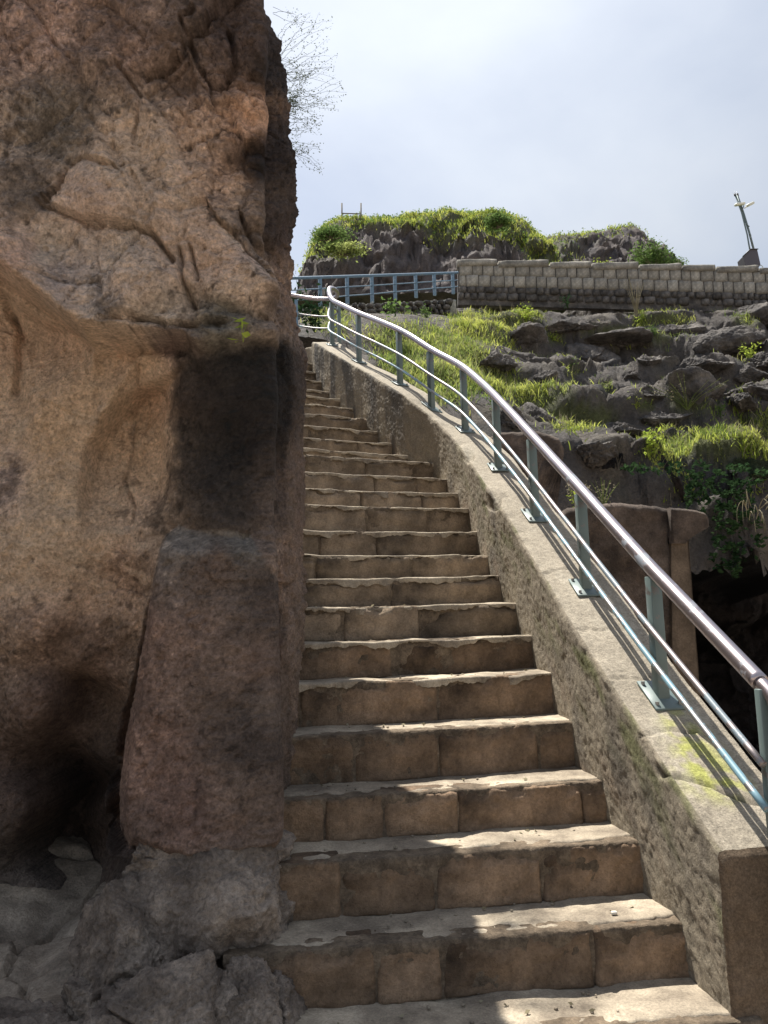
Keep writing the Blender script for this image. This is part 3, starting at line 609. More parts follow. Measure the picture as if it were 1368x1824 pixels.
# ------------------------------------------------------------------ PARAPET WALL
def build_parapet():
    # section: (offset across, height rel. top, face id)
    sec = [(-.0, -1.0), (-.0, -.9), (-.0, -.8)]
    sec += [(-.0, -z) for z in np.arange(.70, .035, -.0105)]
    for t in np.linspace(0, 90, 7): sec.append((.022-.022*math.cos(R(t)), -.022+.022*math.sin(R(t))))
    sec += [(x, 0.) for x in np.arange(.033, TH-.03, .0105)]
    for t in np.linspace(90, 0, 6): sec.append((TH-.022+.022*math.cos(R(t)), -.022+.022*math.sin(R(t))))
    sec += [(TH, -.05), (TH, -.1), (TH+.01, -.2), (TH+.01, -.4), (TH+.02, -.8), (TH+.03, -1.6), (TH+.05, -3.0), (TH+.08, -4.2)]
    sec = np.array(sec); m = len(sec)
    OX = sec[None, :, 0]; HZ = sec[None, :, 1]
    X = S[:, 0:1]+Nn[:, 0:1]*OX; Y = S[:, 1:2]+Nn[:, 1:2]*OX; Z = S[:, 2:3]+HZ
    sn = np.gradient(sec, axis=0); sn /= np.linalg.norm(sn, axis=1)[:, None]; a_n = -sn[:, 1]; z_n = sn[:, 0]    # outward normal in section
    a_n = np.where(np.isfinite(a_n), a_n, 0)
    AR = arc[:, None]*np.ones((1, m)); LN = np.r_[0, np.cumsum(np.linalg.norm(np.diff(sec, axis=0), axis=1))][None, :]*np.ones((NP, 1))
    b = np.stack([AR, LN, AR*0], -1)
    inner = (sec[:, 0] < .012)[None, :]; top = (HZ > -.003)
    d = fbm(b*2.2, 3)*.016*np.where(inner, 1, .5)+fbm(b*9+4, 4)*.007+fbm(b*np.array([44, 38, 1])+11, 4, g=.72)*np.where(inner, .0085, .0035)
    # hand-thrown render: ragged little ledges on the inner face
    d = d+np.where(inner, np.clip(fbm(b*np.array([15, 19, 1])+60, 4, g=.6, ridged=True), -.2, 1)*.002, 0)
    # edge wear
    ed = np.exp(-((LN-LN[0, (np.abs(sec[:, 0]-.012)).argmin()])/.035)**2)
    d = d-ed*np.clip(fbm(b*6+20, 4)+.05, 0, 1)*.035
    X = X+Nn[:, 0:1]*a_n*d; Y = Y+Nn[:, 1:2]*a_n*d; Z = Z+z_n*d
    P = np.stack([X, Y, Z], -1)
    u, v = proj(P)
    # two broken-out bites in the upper inner edge and the cracks across the top
    for (cu, cv, r, dp) in [(834, 812, 9, .05), (878, 893, 12, .055), (1178, 1372, 10, .025)]:
        g = np.exp(-(((u-cu)/r)**2+((v-cv)/(r*1.1))**2)**1.5)
        P[..., 2] -= g*dp; P[..., 0] += g*dp*.4
    wv_ = fbm(b*14+90, 3)*9
    crack = np.zeros(u.shape)
    for pts, wd in [([(1172,1368),(1190,1380),(1225,1390),(1262,1398),(1300,1415),(1340,1428),(1380,1440)], 3.2), ([(1140,1312),(1165,1305),(1195,1300),(1240,1302)], 1.8), ([(962,1022),(985,1016),(1010,1012)], 1.3), ([(1025,1120),(1070,1122),(1110,1120)], 1.0),([(1085,1205),(1120,1210),(1160,1207)],1.0),([(1262,1440),(1300,1560),(1290,1700)],1.2),([(868,880),(890,885),(905,880)],1.2)]:
        crack = np.maximum(crack, np.exp(-(dline(u+wv_*.4, v+wv_, pts)/wd)**2)*(1 if wd > 1.5 else .6))
    P[..., 2] -= crack*.016*top
    P[..., 0] += crack*.008*inner
    # colours of the cement render, moss and lichen
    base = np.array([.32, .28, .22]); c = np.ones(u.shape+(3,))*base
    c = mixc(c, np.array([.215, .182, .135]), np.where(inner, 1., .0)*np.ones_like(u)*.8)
    c = c*(1+.22*fbm(b*5+2, 4)[..., None])
    ms = sstep(-.05, .28, fbm(b*np.array([3.0, 7, 1])+33, 4))*inner*sstep(-.52, -.05, HZ)*sstep(4.2, 2.4, AR)
    c = mixc(c, np.array([.115, .125, .045]), ms*.75)
    dk = sstep(.0, .35, fbm(b*np.array([3, 2, 1])+51, 4))*inner; c = mixc(c, np.array([.11, .095, .08]), dk*.65)
    rd = sstep(.05, .3, fbm(b*np.array([3, 4, 1])+71, 3))*inner*sstep(-.25, -.5, HZ)*np.ones_like(u); c = mixc(c, np.array([.22, .16, .115]), rd*.45)
    # dark streaks down the inner face of the curved upper part
    st = sstep(-.1, .2, fbm(np.stack([AR*4, LN*.8, AR*0+9], -1), 4))*inner*sstep(4.3, 5.0, AR)*sstep(9.4, 8.4, AR); c = mixc(c, np.array([.085, .078, .07]), st*.8)
    lich = sstep(-30, 22, inpoly(u, v, [(1178,1266),(1215,1262),(1262,1330),(1330,1400),(1300,1425),(1225,1400),(1200,1330)]))*sstep(-.2, .15, fbm(b*16+15, 4))*top
    c = mixc(c, np.array([.36, .38, .07]), lich*.75)
    c = mixc(c, c*.35, crack)
    wt = sstep(.1, .35, fbm(b*np.array([2.5, 6, 1])+140, 4))*top; c = mixc(c, np.array([.40, .36, .29]), wt*.5)
    # end face closing the wall at the foot
    n, mm = P.shape[:2]
    V = P.reshape(-1, 3); Fc = grid_faces(n, mm)
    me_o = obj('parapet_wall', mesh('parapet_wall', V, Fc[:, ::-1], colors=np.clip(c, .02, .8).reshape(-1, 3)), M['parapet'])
    tag(me_o, 'curving cement-rendered parapet wall with mossy inner face beside the stairs', 'wall')
    # end cap, its own grid
    row = P[0]
    ii = np.arange(3, m-5); Tt = np.linspace(0, 1, 70)
    cx = (row[3, 0]+row[-8, 0])/2; cyy = (row[3, 1]+row[-8, 1])/2
    # concentric rings closing the end of the wall, pushed slightly outward
    keep = [k for k in ii if row[k, 2] > -.75]; ring = row[keep]; cz = .05
    G = np.zeros((len(keep), 46, 3))
    for q, t in enumerate(np.linspace(0, 1, 46)):
        G[:, q, 0] = ring[:, 0]*(1-t)+cx*t; G[:, q, 1] = ring[:, 1]*(1-t)+cyy*t; G[:, q, 2] = ring[:, 2]*(1-t)+cz*t
        G[:, q, 1] -= .018*sstep(0, .06, t)
    G[..., 1] += sstep(0, .05, np.linspace(0, 1, 46))[None]*(fbm(G*9, 5)*.018)
    C2 = np.ones(G.shape)*np.array([.15, .11, .075])*(1+.4*fbm(G*7, 4)[..., None])
    obj('end_face', gridmesh('end_face', G, np.clip(C2, .02, .8)), M['parapet'], me_o)
build_parapet()
# ------------------------------------------------------------------ STAIR RAILING
rail = empty('stair_railing', 'worn steel tube handrail on grey posts running up the parapet beside the stairs', 'railing', loc=(0, 0, 0))
def pbox(name, c, s, ang, mat, parent, bev=.003):
    V, f = boxv((0, 0, 0), s); o = obj(name, mesh(name, V, f, smooth=False), mat, parent); 
    o.location = tuple(c); o.rotation_euler = (0, 0, ang)
    if bev: bevel_mod(o, bev, 2)
    return o
def build_rail():
    surv = [(1.11, 3.27), (1.02, 4.01), (.93, 4.80), (.85, 5.60), (.77, 6.54), (.56, 7.14), (.18, 7.58), (-.19, 8.57), (-.57, 9.39)]
    ss = [-.03]
    for x, y in surv:
        d = np.hypot(S[:, 0]+Nn[:, 0]*.2-x, S[:, 1]+Nn[:, 1]*.2-y); ss.append(float(arc[d.argmin()]))
    hts = np.interp(ss, [ss[0], ss[3], ss[5], ss[-1]], [.53, .53, .58, .60])
    plate_me = None
    for k, s in enumerate(ss):
        p = wall_at(s, .185); dirn = wall_at(s+.05)-wall_at(s-.05); ang = math.atan2(dirn[1], dirn[0])-math.pi/2; slope = dirn[2]/np.hypot(dirn[0], dirn[1]); h = hts[k]
        lo = .03
        if k == 0:
            p = wall_at(0, .185)+np.array([0, -.045, 0]); pbox('post', (p[0], p[1], p[2]+(h-.03-.42)/2), (.05, .03, h-.03+.42), ang, M['post'], rail); continue
        po = pbox('post', (p[0], p[1], p[2]+(h-.03-lo)/2+.0), (.05, .05, h-.03+lo), ang, M['post'], rail)
        # tilted base plate following the slope of the wall top
        V, f = boxv((0, 0, 0), (.135, .15, .010)); V[:, 2] += V[:, 1]*slope
        pl = obj('base_plate', mesh('base_plate', V, f, smooth=False), M['post'], po); bevel_mod(pl, .0015, 1)
        pl.location = (0, 0, -((h-.03-lo)/2)+.012)
        for bx in (-.05, .05):
            for by in (-.055, .055):
                V2, f2 = tube([(bx, by, by*slope+.003), (bx, by, by*slope+.017)], .008, 6)
                b_ = obj('bolt', mesh('bolt', V2, f2, smooth=False), M['bolt'], po); b_.location = pl.location
    # rails
    s_end = ss[-1]
    sv = np.linspace(ss[0]-.0, s_end, 150)
    def line(off, frac, extra):
        pts = []
        for s in sv:
            p = wall_at(s, off); h = np.interp(s, ss, hts); pts.append([p[0], p[1], p[2]+h*frac])
        pts = np.array(pts)
        # straight runs between posts, gentle kinks at them
        kn = np.array([wall_at(s, off)+np.array([0, 0, np.interp(s, ss, hts)*frac]) for s in ss])
        pts = .35*pts+.65*np.stack([np.interp(sv, ss, kn[:, a]) for a in range(3)], 1)
        kk = np.ones(5)/5
        pts[2:-2] = np.stack([np.convolve(pts[:, a], kk, 'valid') for a in range(3)], 1)
        d0 = pts[0]-pts[4]; d0 /= np.linalg.norm(d0); pts = np.vstack([pts[0]+d0*(.075 if frac < 1 else .02), pts])
        al = np.vstack([pts, spline(np.vstack([pts[-1:], extra]), 40)[1:]]); k9 = np.ones(7)/7; sm_ = al.copy(); sm_[3:-3] = np.stack([np.convolve(al[:, a], k9, 'valid') for a in range(3)], 1); sm_[:20] = al[:20]; return sm_
    def loop(dz, pull=0.):
        # hairpin at the top of the flight: swings left, back to the right, then off to the left
        q = [aty(585, 517+dz*.6, 9.75), aty(590, 512+dz*.55, 10.05), aty(601, 520+dz*.5, 10.4), aty(598, 531+dz*.5, 10.8), aty(575, 533+dz*.5, 11.05), aty(548, 531+dz*.5, 11.15), aty(527, 527+dz*.5, 11.2), aty(500, 522+dz*.5, 11.25)]
        return np.array(q)
    top = line(.185, 1.0, loop(0))
    V, f = tube(top, .030, 20); obj('top_rail', mesh('top_rail', V, f), M['rail_top'], rail)
    # flattened turn-down at the lower end
    e0 = top[0]; dn = (top[0]-top[3]); dn /= np.linalg.norm(dn)
    q = np.array([e0, e0+dn*.05, e0+dn*.085+[0, 0, -.012], e0+dn*.098+[0, 0, -.05], e0+dn*.10+[.0, 0, -.12], e0+dn*.10+[.004, -.0, -.36], e0+dn*.10+[.006, 0, -.75]])
    V, f = tube(spline(q, 40), .0235, 16); obj('end_tube', mesh('end_tube', V, f), M['rail_top'], rail)
    mid = line(.140, .58, loop(62)); V, f = tube(mid, .0125, 12); obj('middle_rail', mesh('middle_rail', V, f), M['rail_dull'], rail)
    low = line(.140, .32, loop(105)); V, f = tube(low, .0125, 12); obj('lower_rail', mesh('lower_rail', V, f), M['rail_blue'], rail)
    pf = aty(528, 568, 11.2); pbox('post', (pf[0], pf[1], pf[2]), (.05, .05, .60), .1, M['rail_far'], rail)
    pf = aty(604, 575, 10.55); pbox('post', (pf[0], pf[1], pf[2]-.05), (.045, .045, .62), .3, M['post'], rail)
build_rail()
# ------------------------------------------------------------------ HILLSIDE (right)
HC = [(560,600,10.8),(640,640,11.5),(700,690,11),(800,760,11),(900,810,11.3),(1000,790,11.8),(1080,800,12),(1150,822,12),(1250,822,12),(1368,822,12),(1500,830,12),
      (620,560,16),(700,560,17),(800,572,17.5),(860,600,16),(780,640,14),(860,690,13),(950,640,15.5),(950,700,14),(1020,745,12.8),(950,565,20),(1060,560,20.3),(1135,562,20.3),(1250,560,20.3),(1368,560,20),(850,546,21.5),(950,546,21.5),(1060,548,21.5),(1200,552,21.5),(1368,553,21.5),(1500,540,20),
      (1100,610,18),(1050,660,15.8),(1150,690,14.6),(1240,745,13),(1300,680,15),(1200,620,17.5),(1368,620,17),(1368,720,14),(1500,700,15)]
hp = np.array([aty(u, v, y) for u, v, y in HC])
extra = []
for x in (-8, -4, 0, 4, 8, 12, 18, 24):
    extra += [(x, 24.5, 10.1), (x, 30, 10.6)]
extra += [(-5, 13, 6.5), (-8, 12, 6.5), (-3, 17, 8.3), (-6, 19, 8.6), (14, 12, 4), (18, 13, 5), (14, 20, 10), (20, 20, 10)]
hp = np.vstack([hp, np.array(extra)])
HX = np.arange(-7.5, 16.0, .052); HY = np.arange(11.0, 24.6, .048)
EDGE = np.array([(x, y) for x, y in [(-9, 10.9), (1.0, 11.0), (1.9, 11.15), (2.8, 11.75), (3.6, 12.0), (16, 12.0)]])
def build_hillside():
    A, B = np.meshgrid(HX, HY, indexing='ij')
    W = 0; Z = 0
    # local planes by inverse distance
    for p in hp:
        wt = 1/((A-p[0])**2+(B-p[1])**2+.12)**2.2; W = W+wt; Z = Z+wt*(p[2]+.55*(B-p[1]))
    Z = Z/W
    wob = fbm(v3(A*.35, B*.35), 3)
    st = 1.35; q = (Z+wob*.9+fbm(v3(A*.9, B*.9, 3), 3)*.35)/st; fr = q-np.floor(q)
    ter = (np.floor(q)+sstep(.62, .95, fr)*.82+fr*.18)*st-wob*.9
    tm = sstep(1.5, 4.0, A)*.85+.1; tm = tm*(1-.5*sstep(19, 21, B))
    Z = Z*(1-tm)+ter*tm
    fv, fd = facets(A*.9+wob*1.3, B*1.3+wob, 9, 1.0); Z += tm*(fv*.28-.16*(1-sstep(0, .14, fd)))
    fv, fd = facets(A*2.6+wob*2, B*3.4, 19, 1.0); Z += tm*(fv*.09-.05*(1-sstep(0, .16, fd)))
    Z += fbm(v3(A*1.3, B*1.3, 9), 5, g=.55)*.16*(.4+.6*tm)+fbm(v3(A*5, B*5, 2), 5, g=.6)*.055*tm-.10*tm*sstep(.05, 0, np.abs(fbm(v3(A*1.1, B*1.6, 44), 4)))
    # drop at the cliff edge
    ye = np.interp(A, EDGE[:, 0], EDGE[:, 1])+fbm(v3(A*1.4, A*0, 5), 4)*.25
    drop = sstep(.05, -.35, B-ye)*(A > .3); Z = Z-drop*1.1
    global KEEP; KEEP = drop < .97
    Z = np.where((A < .6), Z-sstep(.6, -.4, A)*0, Z)
    return A, B, Z
HA, HB, HZ_ = build_hillside()
def hz(x, y):
    fx = np.clip((np.asarray(x, float)-HX[0])/(HX[1]-HX[0]), 0, len(HX)-1.001); fy = np.clip((np.asarray(y, float)-HY[0])/(HY[1]-HY[0]), 0, len(HY)-1.001)
    i = fx.astype(int); j = fy.astype(int); a = fx-i; b = fy-j
    return (HZ_[i, j]*(1-a)*(1-b)+HZ_[i+1, j]*a*(1-b)+HZ_[i, j+1]*(1-a)*b+HZ_[i+1, j+1]*a*b)
def hit(u, v, y0=11.2, y1=24.4, default=None):
    ysn = np.linspace(y0, y1, 700); P = aty(np.full(700, u), np.full(700, v), ysn); g = hz(P[:, 0], P[:, 1]); m = P[:, 2] < g
    k = int(np.argmax(m)) if m.any() else -1
    if k == -1: return default
    return np.array([P[k, 0], P[k, 1], g[k]])
# grass areas in the photograph's terms: centre, radii, density, tall?
GP = [(770,640,95,42,1.,0),(720,600,70,25,.6,0),(840,600,80,22,1.,1),(880,572,90,18,1.1,1),(935,556,36,16,1.2,1),(800,690,50,30,.9,0),(860,665,50,25,.8,0),(905,690,45,22,.9,1),(960,715,40,22,1.,1),(1035,742,70,26,1.2,1),(1000,700,30,15,.6,0),
      (1270,795,125,26,1.2,1),(1345,770,50,34,1.2,1),(1190,800,45,22,1.,1),(1225,722,42,16,.8,0),(1150,722,16,12,1.,1),(1095,590,75,9,.8,1),(985,602,24,14,1.,1),(1190,568,44,10,.9,1),(1145,575,18,18,.9,0),(1172,600,28,16,.7,0),(1330,632,22,12,.9,1),(1330,572,30,10,.7,0),(1360,520,14,14,.8,0),(1020,660,16,14,.6,1),(1080,690,14,12,.5,0),(590,575,40,20,.6,0),(660,545,30,12,.6,0)]
def grass_mask(u, v):
    m = np.zeros(np.shape(u))
    for cu, cv, ru, rv, dn, _t in GP: m = np.maximum(m, dn*np.clip(1.25-(((u-cu)/ru)**2+((v-cv)/rv)**2), 0, 1))
    return m
pH = np.stack([HA, HB, HZ_], -1); uH, vH = proj(pH)
gm = grass_mask(uH, vH)
nzc = fbm(v3(HA*1.5, HB*1.5, 12), 4)
cH = np.ones(uH.shape+(3,))*np.array([.115, .104, .098])
cH = mixc(cH, np.array([.165, .145, .128]), sstep(-.1, .3, nzc)); cH = mixc(cH, np.array([.085, .08, .08]), sstep(.0, .35, fbm(v3(HA*.8, HB*.8, HZ_*1.5), 4)))
cH = mixc(cH, np.array([.10, .11, .04]), np.clip(gm*1.2+nzc*.3, 0, 1)*.9)
pD = pH.copy(); pD[..., 1] += fbm(pH*np.array([1, 1, 1.8])*.9+3, 5, g=.5)*.42*sstep(1.5, 3.5, HA)*(1-np.clip(gm, 0, 1)*.7)
fq = grid_faces(*pD.shape[:2]); kf = KEEP.ravel(); fq = fq[kf[fq].all(1)]
o = obj('hillside', mesh('hillside', pD.reshape(-1, 3), fq, colors=np.clip(cH, .02, .6).reshape(-1, 3)), M['slope']); tag(o, kind='structure')
hillside = o
# back plateau carrying the hills
def build_plateau():
    A, B = np.meshgrid(np.linspace(-60, 90, 150), np.concatenate([np.linspace(24.4, 34, 20, endpoint=False), np.linspace(34, 140, 60)]), indexing='ij')
    Z = 10.0+(B-24)*.07+fbm(v3(A*.1, B*.1), 4)*.8
    Z = np.where(B < 25, np.minimum(Z, 10.2), Z)
    c = np.ones(A.shape+(3,))*np.array([.12, .13, .06])
    o = obj('plateau', gridmesh('plateau', np.stack([A, B, Z], -1), c), M['slope']); tag(o, kind='structure')
build_plateau()
# ------------------------------------------------------------------ LOWER ROCK FACE WITH CAVE (right, below the edge)
def build_lowface():
    X = np.arange(-.5, 12, .045); Z = np.arange(-3.5, 4.2, .04); A, B = np.meshgrid(X, Z, indexing='ij')
    y = np.interp(A, EDGE[:, 0], EDGE[:, 1])+.15
    tz = hz(X, np.interp(X, EDGE[:, 0], EDGE[:, 1])+.30)-.22+fbm(v3(X*2, X*0, 2), 3)*.08
    B = B*1.0; fr_ = (B-B.min())/(B.max()-B.min()); B = -3.5+fr_*(tz[:, None]+3.5)
    P = np.stack([A, y, B], -1); u, v = proj(P)
    w_ = fbm(v3(A*1.2, B*1.2, 4), 4)
    d = w_*.35+fbm(v3(A*4, B*4, 8), 4)*.07+sstep(.2, 1.1, tz[:, None]-B+w_*.4)*(4.6*sstep(1090, 1180, u)+1.2)+sstep(1.6, 3.0, tz[:, None]-B+w_*.4)*4.0*sstep(1160, 1230, u)
    fv, fd = facets(A*1.2+w_, B*1.2, 33); d += fv*.22-.08*(1-sstep(0, .1, fd))
    n_ = fbm(v3(A*2, B*2, 14), 3)*10
    def rec(poly, dep, soft=10): return dep*sstep(-soft, soft, inpoly(u+n_, v+n_, poly))
    d += rec([(955,830),(1050,850),(1110,870),(1150,875),(1160,1000),(940,1000)], 1.1, 12)
    d += rec([(1085,845),(1160,845),(1165,1000),(1090,1000)], .9, 8)
    d += rec([(1250,1040),(1400,1030),(1500,1030),(1500,1600),(1240,1600)], 1.6, 9)
    d -= rec([(1300,1080),(1335,1080),(1340,1500),(1300,1500)], 1.0, 6)
    d -= rec([(1245,1090),(1285,1100),(1280,1180),(1245,1180)], .9, 8)
    d -= rec([(1350,1150),(1420,1150),(1420,1500),(1350,1500)], .8, 8)
    d -= rec([(1245,1230),(1300,1225),(1300,1245),(1245,1250)], .8, 4)
    P[..., 1] += d
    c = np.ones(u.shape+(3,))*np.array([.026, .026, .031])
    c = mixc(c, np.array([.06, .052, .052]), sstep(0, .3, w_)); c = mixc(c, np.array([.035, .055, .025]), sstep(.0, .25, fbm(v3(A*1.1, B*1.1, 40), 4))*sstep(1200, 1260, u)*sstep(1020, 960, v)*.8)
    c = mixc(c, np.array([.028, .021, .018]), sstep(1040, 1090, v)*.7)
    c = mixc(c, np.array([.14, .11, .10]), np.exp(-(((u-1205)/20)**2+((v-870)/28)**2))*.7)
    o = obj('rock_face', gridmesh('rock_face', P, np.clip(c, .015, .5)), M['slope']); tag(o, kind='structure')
build_lowface()
# ------------------------------------------------------------------ BROKEN BROWN WALL WITH BRACKET, AND PIER
def relief_slab(name, outline, y, thick, mat, parent=None, res=.03, rough=.02, seed=0, edge=.05):
    """solid slab: irregular outline (pixels at distance y), displaced front, real thickness"""
    pts = np.array([aty(u, v, y) for u, v in outline]); x0, x1 = pts[:, 0].min(), pts[:, 0].max(); z0, z1 = pts[:, 2].min(), pts[:, 2].max()
    X = np.arange(x0, x1+res, res); NZ = int((z1-z0)/res)
    poly = [(p[0], p[2]) for p in pts]
    # top and bottom limits per column
    top = []; bot = []
    zz = np.linspace(z0-.01, z1+.01, 900)
    for x in X:
        s = inpoly(np.full(900, min(max(x, x0+.004), x1-.004)), zz, poly) > 0
        top.append(zz[s].max() if s.any() else z0); bot.append(zz[s].min() if s.any() else z0)
    top = np.array(top); bot = np.array(bot); T = np.linspace(0, 1, NZ)
    G = np.zeros((len(X), NZ, 3)); G[..., 0] = X[:, None]; G[..., 2] = bot[:, None]+(top-bot)[:, None]*T[None]
    G[..., 1] = y+fbm(v3(G[..., 0]*2.2, G[..., 2]*2.2, seed), 5)*rough*1.5+fbm(v3(G[..., 0]*11, G[..., 2]*8, seed), 4, g=.65)*rough*.35
    em = np.minimum(np.minimum(X-x0, x1-X)[:, None]*np.ones(NZ), (top[:, None]-G[..., 2]))
    G[..., 1] += .05*np.clip(1-em/edge, 0, 1)**2
    G[..., 2] += (fbm(v3(G[..., 0]*9, seed*3., 1), 4)*.02)*T[None]**8
    bk = G[:, ::-1].copy(); bk[..., 1] = y+thick+fbm(v3(bk[..., 0]*2, bk[..., 2]*2, seed+5), 4)*rough
    A = np.concatenate([G, bk, G[:, :1]], 1)
    V = A.reshape(-1, 3); Fc = grid_faces(A.shape[0], A.shape[1])
    m = A.shape[1]; n = A.shape[0]
    caps = []
    for i in (0, n-1):
        for k in range(NZ-1):
            a, b, c_, d_ = i*m+k, i*m+k+1, i*m+(2*NZ-2-k), i*m+(2*NZ-1-k); caps.append((a, b, c_, d_))
    Fc = np.r_[Fc, np.array(caps)]
    return obj(name, mesh(name, V, Fc), mat, parent)
bw = empty('broken_wall', 'broken brown rock-cut wall with a stone bracket at its right end, seen through the rails', 'wall', loc=(0, 0, 0))
relief_slab('wall_face', [(940,960),(985,925),(1010,905),(1050,897),(1110,895),(1160,899),(1200,905),(1212,912),(1215,1100),(1240,1700),(1000,1700),(940,1200)], 6.6, .5, M['brownwall'], bw, res=.02, rough=.05, seed=2)
relief_slab('bracket', [(1196,903),(1235,905),(1258,912),(1266,925),(1264,938),(1240,952),(1226,962),(1222,968),(1196,968)], 6.52, .5, M['brownwall'], bw, res=.008, rough=.02, seed=4, edge=.03)
relief_slab('jamb', [(1196,930),(1238,948),(1226,962),(1232,1060),(1240,1180),(1262,1400),(1275,1700),(1205,1700),(1200,1300),(1196,1060)], 6.545, .5, M['jamb'], bw, res=.01, rough=.012, seed=6, edge=.02)
o = relief_slab('rock_pier', [(868,780),(890,768),(960,765),(998,778),(1005,800),(996,880),(975,1000),(960,1300),(860,1300)], 9.2, .8, M['brownwall'], None, res=.03, rough=.08, seed=9)
tag(o, 'dark brown rock pier with a squared top corner just above the parapet', 'rock pier')
# ------------------------------------------------------------------ UPPER PATH: ashlar parapet, rubble wall, railing
def stone_at(name, u0, v0, u1, v1, y, th, mat, parent, seed, rr=.03, res=.09, rough=.02, yaw=0.):
    a = aty(u0, v0, y); b = aty(u1, v1, y); sz = (abs(b[0]-a[0]), th, abs(a[2]-b[2]))
    P, Fc = stone(sz, r=rr, res=res, rough=rough, seed=seed, freq=3)
    o = obj(name, mesh(name, P, Fc), mat, parent); c = (a+b)/2; o.location = (c[0], c[1], c[2]); return o
def build_ashlar():
    t = empty('ashlar_wall', 'long grey wall of squared stone blocks with a flat coping on top of the slope', 'wall', loc=(0, 0, 0))
    rg = np.random.default_rng(5)
    def topv(u): return np.interp(u, [812, 1100, 1368, 1480], [468, 475, 482, 487])
    def Yw(u): return 21.6
    rows = [(8, 26), (26, 45)]
    for r, (a, b) in enumerate(rows):
        u = 817.
        while u < 1450:
            wd = rg.uniform(16, 25); 
            if u == 817. and r == 1: wd = 12
            y = Yw(u); sh = 0
            o = stone_at('block', u+.15, topv(u)+a+.12, u+wd-.15, topv(u+wd)+b-.12, y, .34+rg.uniform(-.012, .012), M['ashlar'], t, int(rg.integers(999)), rr=.006, res=.10, rough=.008)
            u += wd
    # rough footing courses
    for r, (a, b) in enumerate([(45, 57), (57, 69)]):
        u = 815.
        while u < 1450:
            wd = rg.uniform(10, 22); y = Yw(u)
            if not (r == 1 and 1228 < u+wd/2 < 1246):
                stone_at('footing_stone', u+.8, topv(u)+a+rg.uniform(0, 1.5), u+wd-.8, topv(u+wd)+b-rg.uniform(.2, 1.5), y-.03, .35+rg.uniform(-.06, .10), M['rubble'], t, int(rg.integers(999)), rr=.03, res=.07, rough=.05)
            u += wd
    # coping
    u = 813.
    while u < 1450:
        wd = rg.uniform(60, 95); y = Yw(u)
        stone_at('coping', u, topv(u)+rg.uniform(-.4, .4), u+wd-.8, topv(u+wd)+7.4, y, .42, M['ashlar'], t, int(rg.integers(999)), rr=.03, res=.12, rough=.03); u += wd
    V = []
    for yy in (21.46, 21.66):
        for u, dv in ((815, 5), (1450, 5), (1450, 78), (815, 78)):
            q = aty(u, topv(u)+dv, 21.6); q[1] = yy; V.append(q)
    obj('mortar_core', mesh('mortar_core', np.array(V), [(0, 1, 2, 3), (7, 6, 5, 4), (0, 4, 5, 1), (1, 5, 6, 2), (2, 6, 7, 3), (3, 7, 4, 0)], smooth=False), M['rubble'], t)
build_ashlar()
def build_rubble():
    t = empty('rubble_wall', 'low rubble retaining wall with pale smeared mortar under the upper railing', 'wall', loc=(0, 0, 0))
    rg = np.random.default_rng(15)
    rows = 4
    for r in range(rows):
        u = 540.+r*3
        while u < 815:
            wd = rg.uniform(8, 17); f = (u-540)/275; y = 17.0+3.4*f
            v0 = 549-16*f+r*9.5; v1 = v0+9
            if u > 800: break
            o = stone_at('stone', u+.8, v0+rg.uniform(0, 2), u+wd-.8, v1+rg.uniform(-1, .5), y, .34+rg.uniform(-.05, .08), M['rubble'], t, int(rg.integers(999)), rr=.08, res=.06, rough=.05)
            o.rotation_euler = (0, rg.uniform(-.15, .15), 0)
            u += wd
    a = aty(538, 549, 17.1); b = aty(812, 534, 20.5); c0 = aty(538, 592, 17.1); c1 = aty(812, 577, 20.5)
    n = 60; P = np.zeros((n, 16, 3))
    for i, f in enumerate(np.linspace(0, 1, n)):
        tp = a+(b-a)*f; bt = c0+(c1-c0)*f
        for j, g in enumerate(np.linspace(0, 1, 16)): P[i, j] = bt+(tp-bt)*g-np.array([0, .085, .03])
    P[..., 1] += fbm(P*3, 4)*.05
    back = P[:, -1:].copy(); back[..., 1] += .5; P = np.concatenate([P, back], 1)
    obj('mortar_core', gridmesh('mortar_core', P), M['pale_mortar'], t)
build_rubble()
def build_far_rail():
    t = empty('path_railing', 'blue-grey three-rail railing along the upper path, ending at the ashlar wall', 'railing', loc=(0, 0, 0))
    us = [520-50, 570, 618, 662, 703, 740, 773, 806]; n = len(us)
    # post tops / feet measured on the photograph
    tops = np.interp(us, [470, 520, 570, 812], [497, 495, 494, 486]); bots = np.interp(us, [470, 520, 570, 618, 662, 703, 740, 773, 812], [556, 552, 548, 542, 538, 533, 529, 525, 522])
    ysn = np.interp(us, [470, 812], [15.8, 20.6])
    T = np.array([aty(u, v, y) for u, v, y in zip(us, tops, ysn)]); B = np.array([aty(u+1, v, y) for u, v, y in zip(us, bots, ysn)])
    for k in range(n):
        h = T[k, 2]-B[k, 2]; pbox('post', (T[k, 0], T[k, 1], (T[k, 2]+B[k, 2])/2-.02), (.085, .05, h), .3, M['rail_far'], t, bev=.004)
    T2 = np.vstack([T, aty(815, 485.5, 20.75)]); B2 = np.vstack([B, aty(815, 521, 20.75)])
    for nm, f, r in (('top_rail', 1.0, .035), ('middle_rail', .60, .015), ('lower_rail', .28, .015)):
        P = B2+(T2-B2)*f; P[:, 1] -= .035 if f < 1 else 0
        V, fc = tube(spline(P, 60), r, 10); obj(nm, mesh(nm, V, fc), M['rail_far'], t)
build_far_rail()
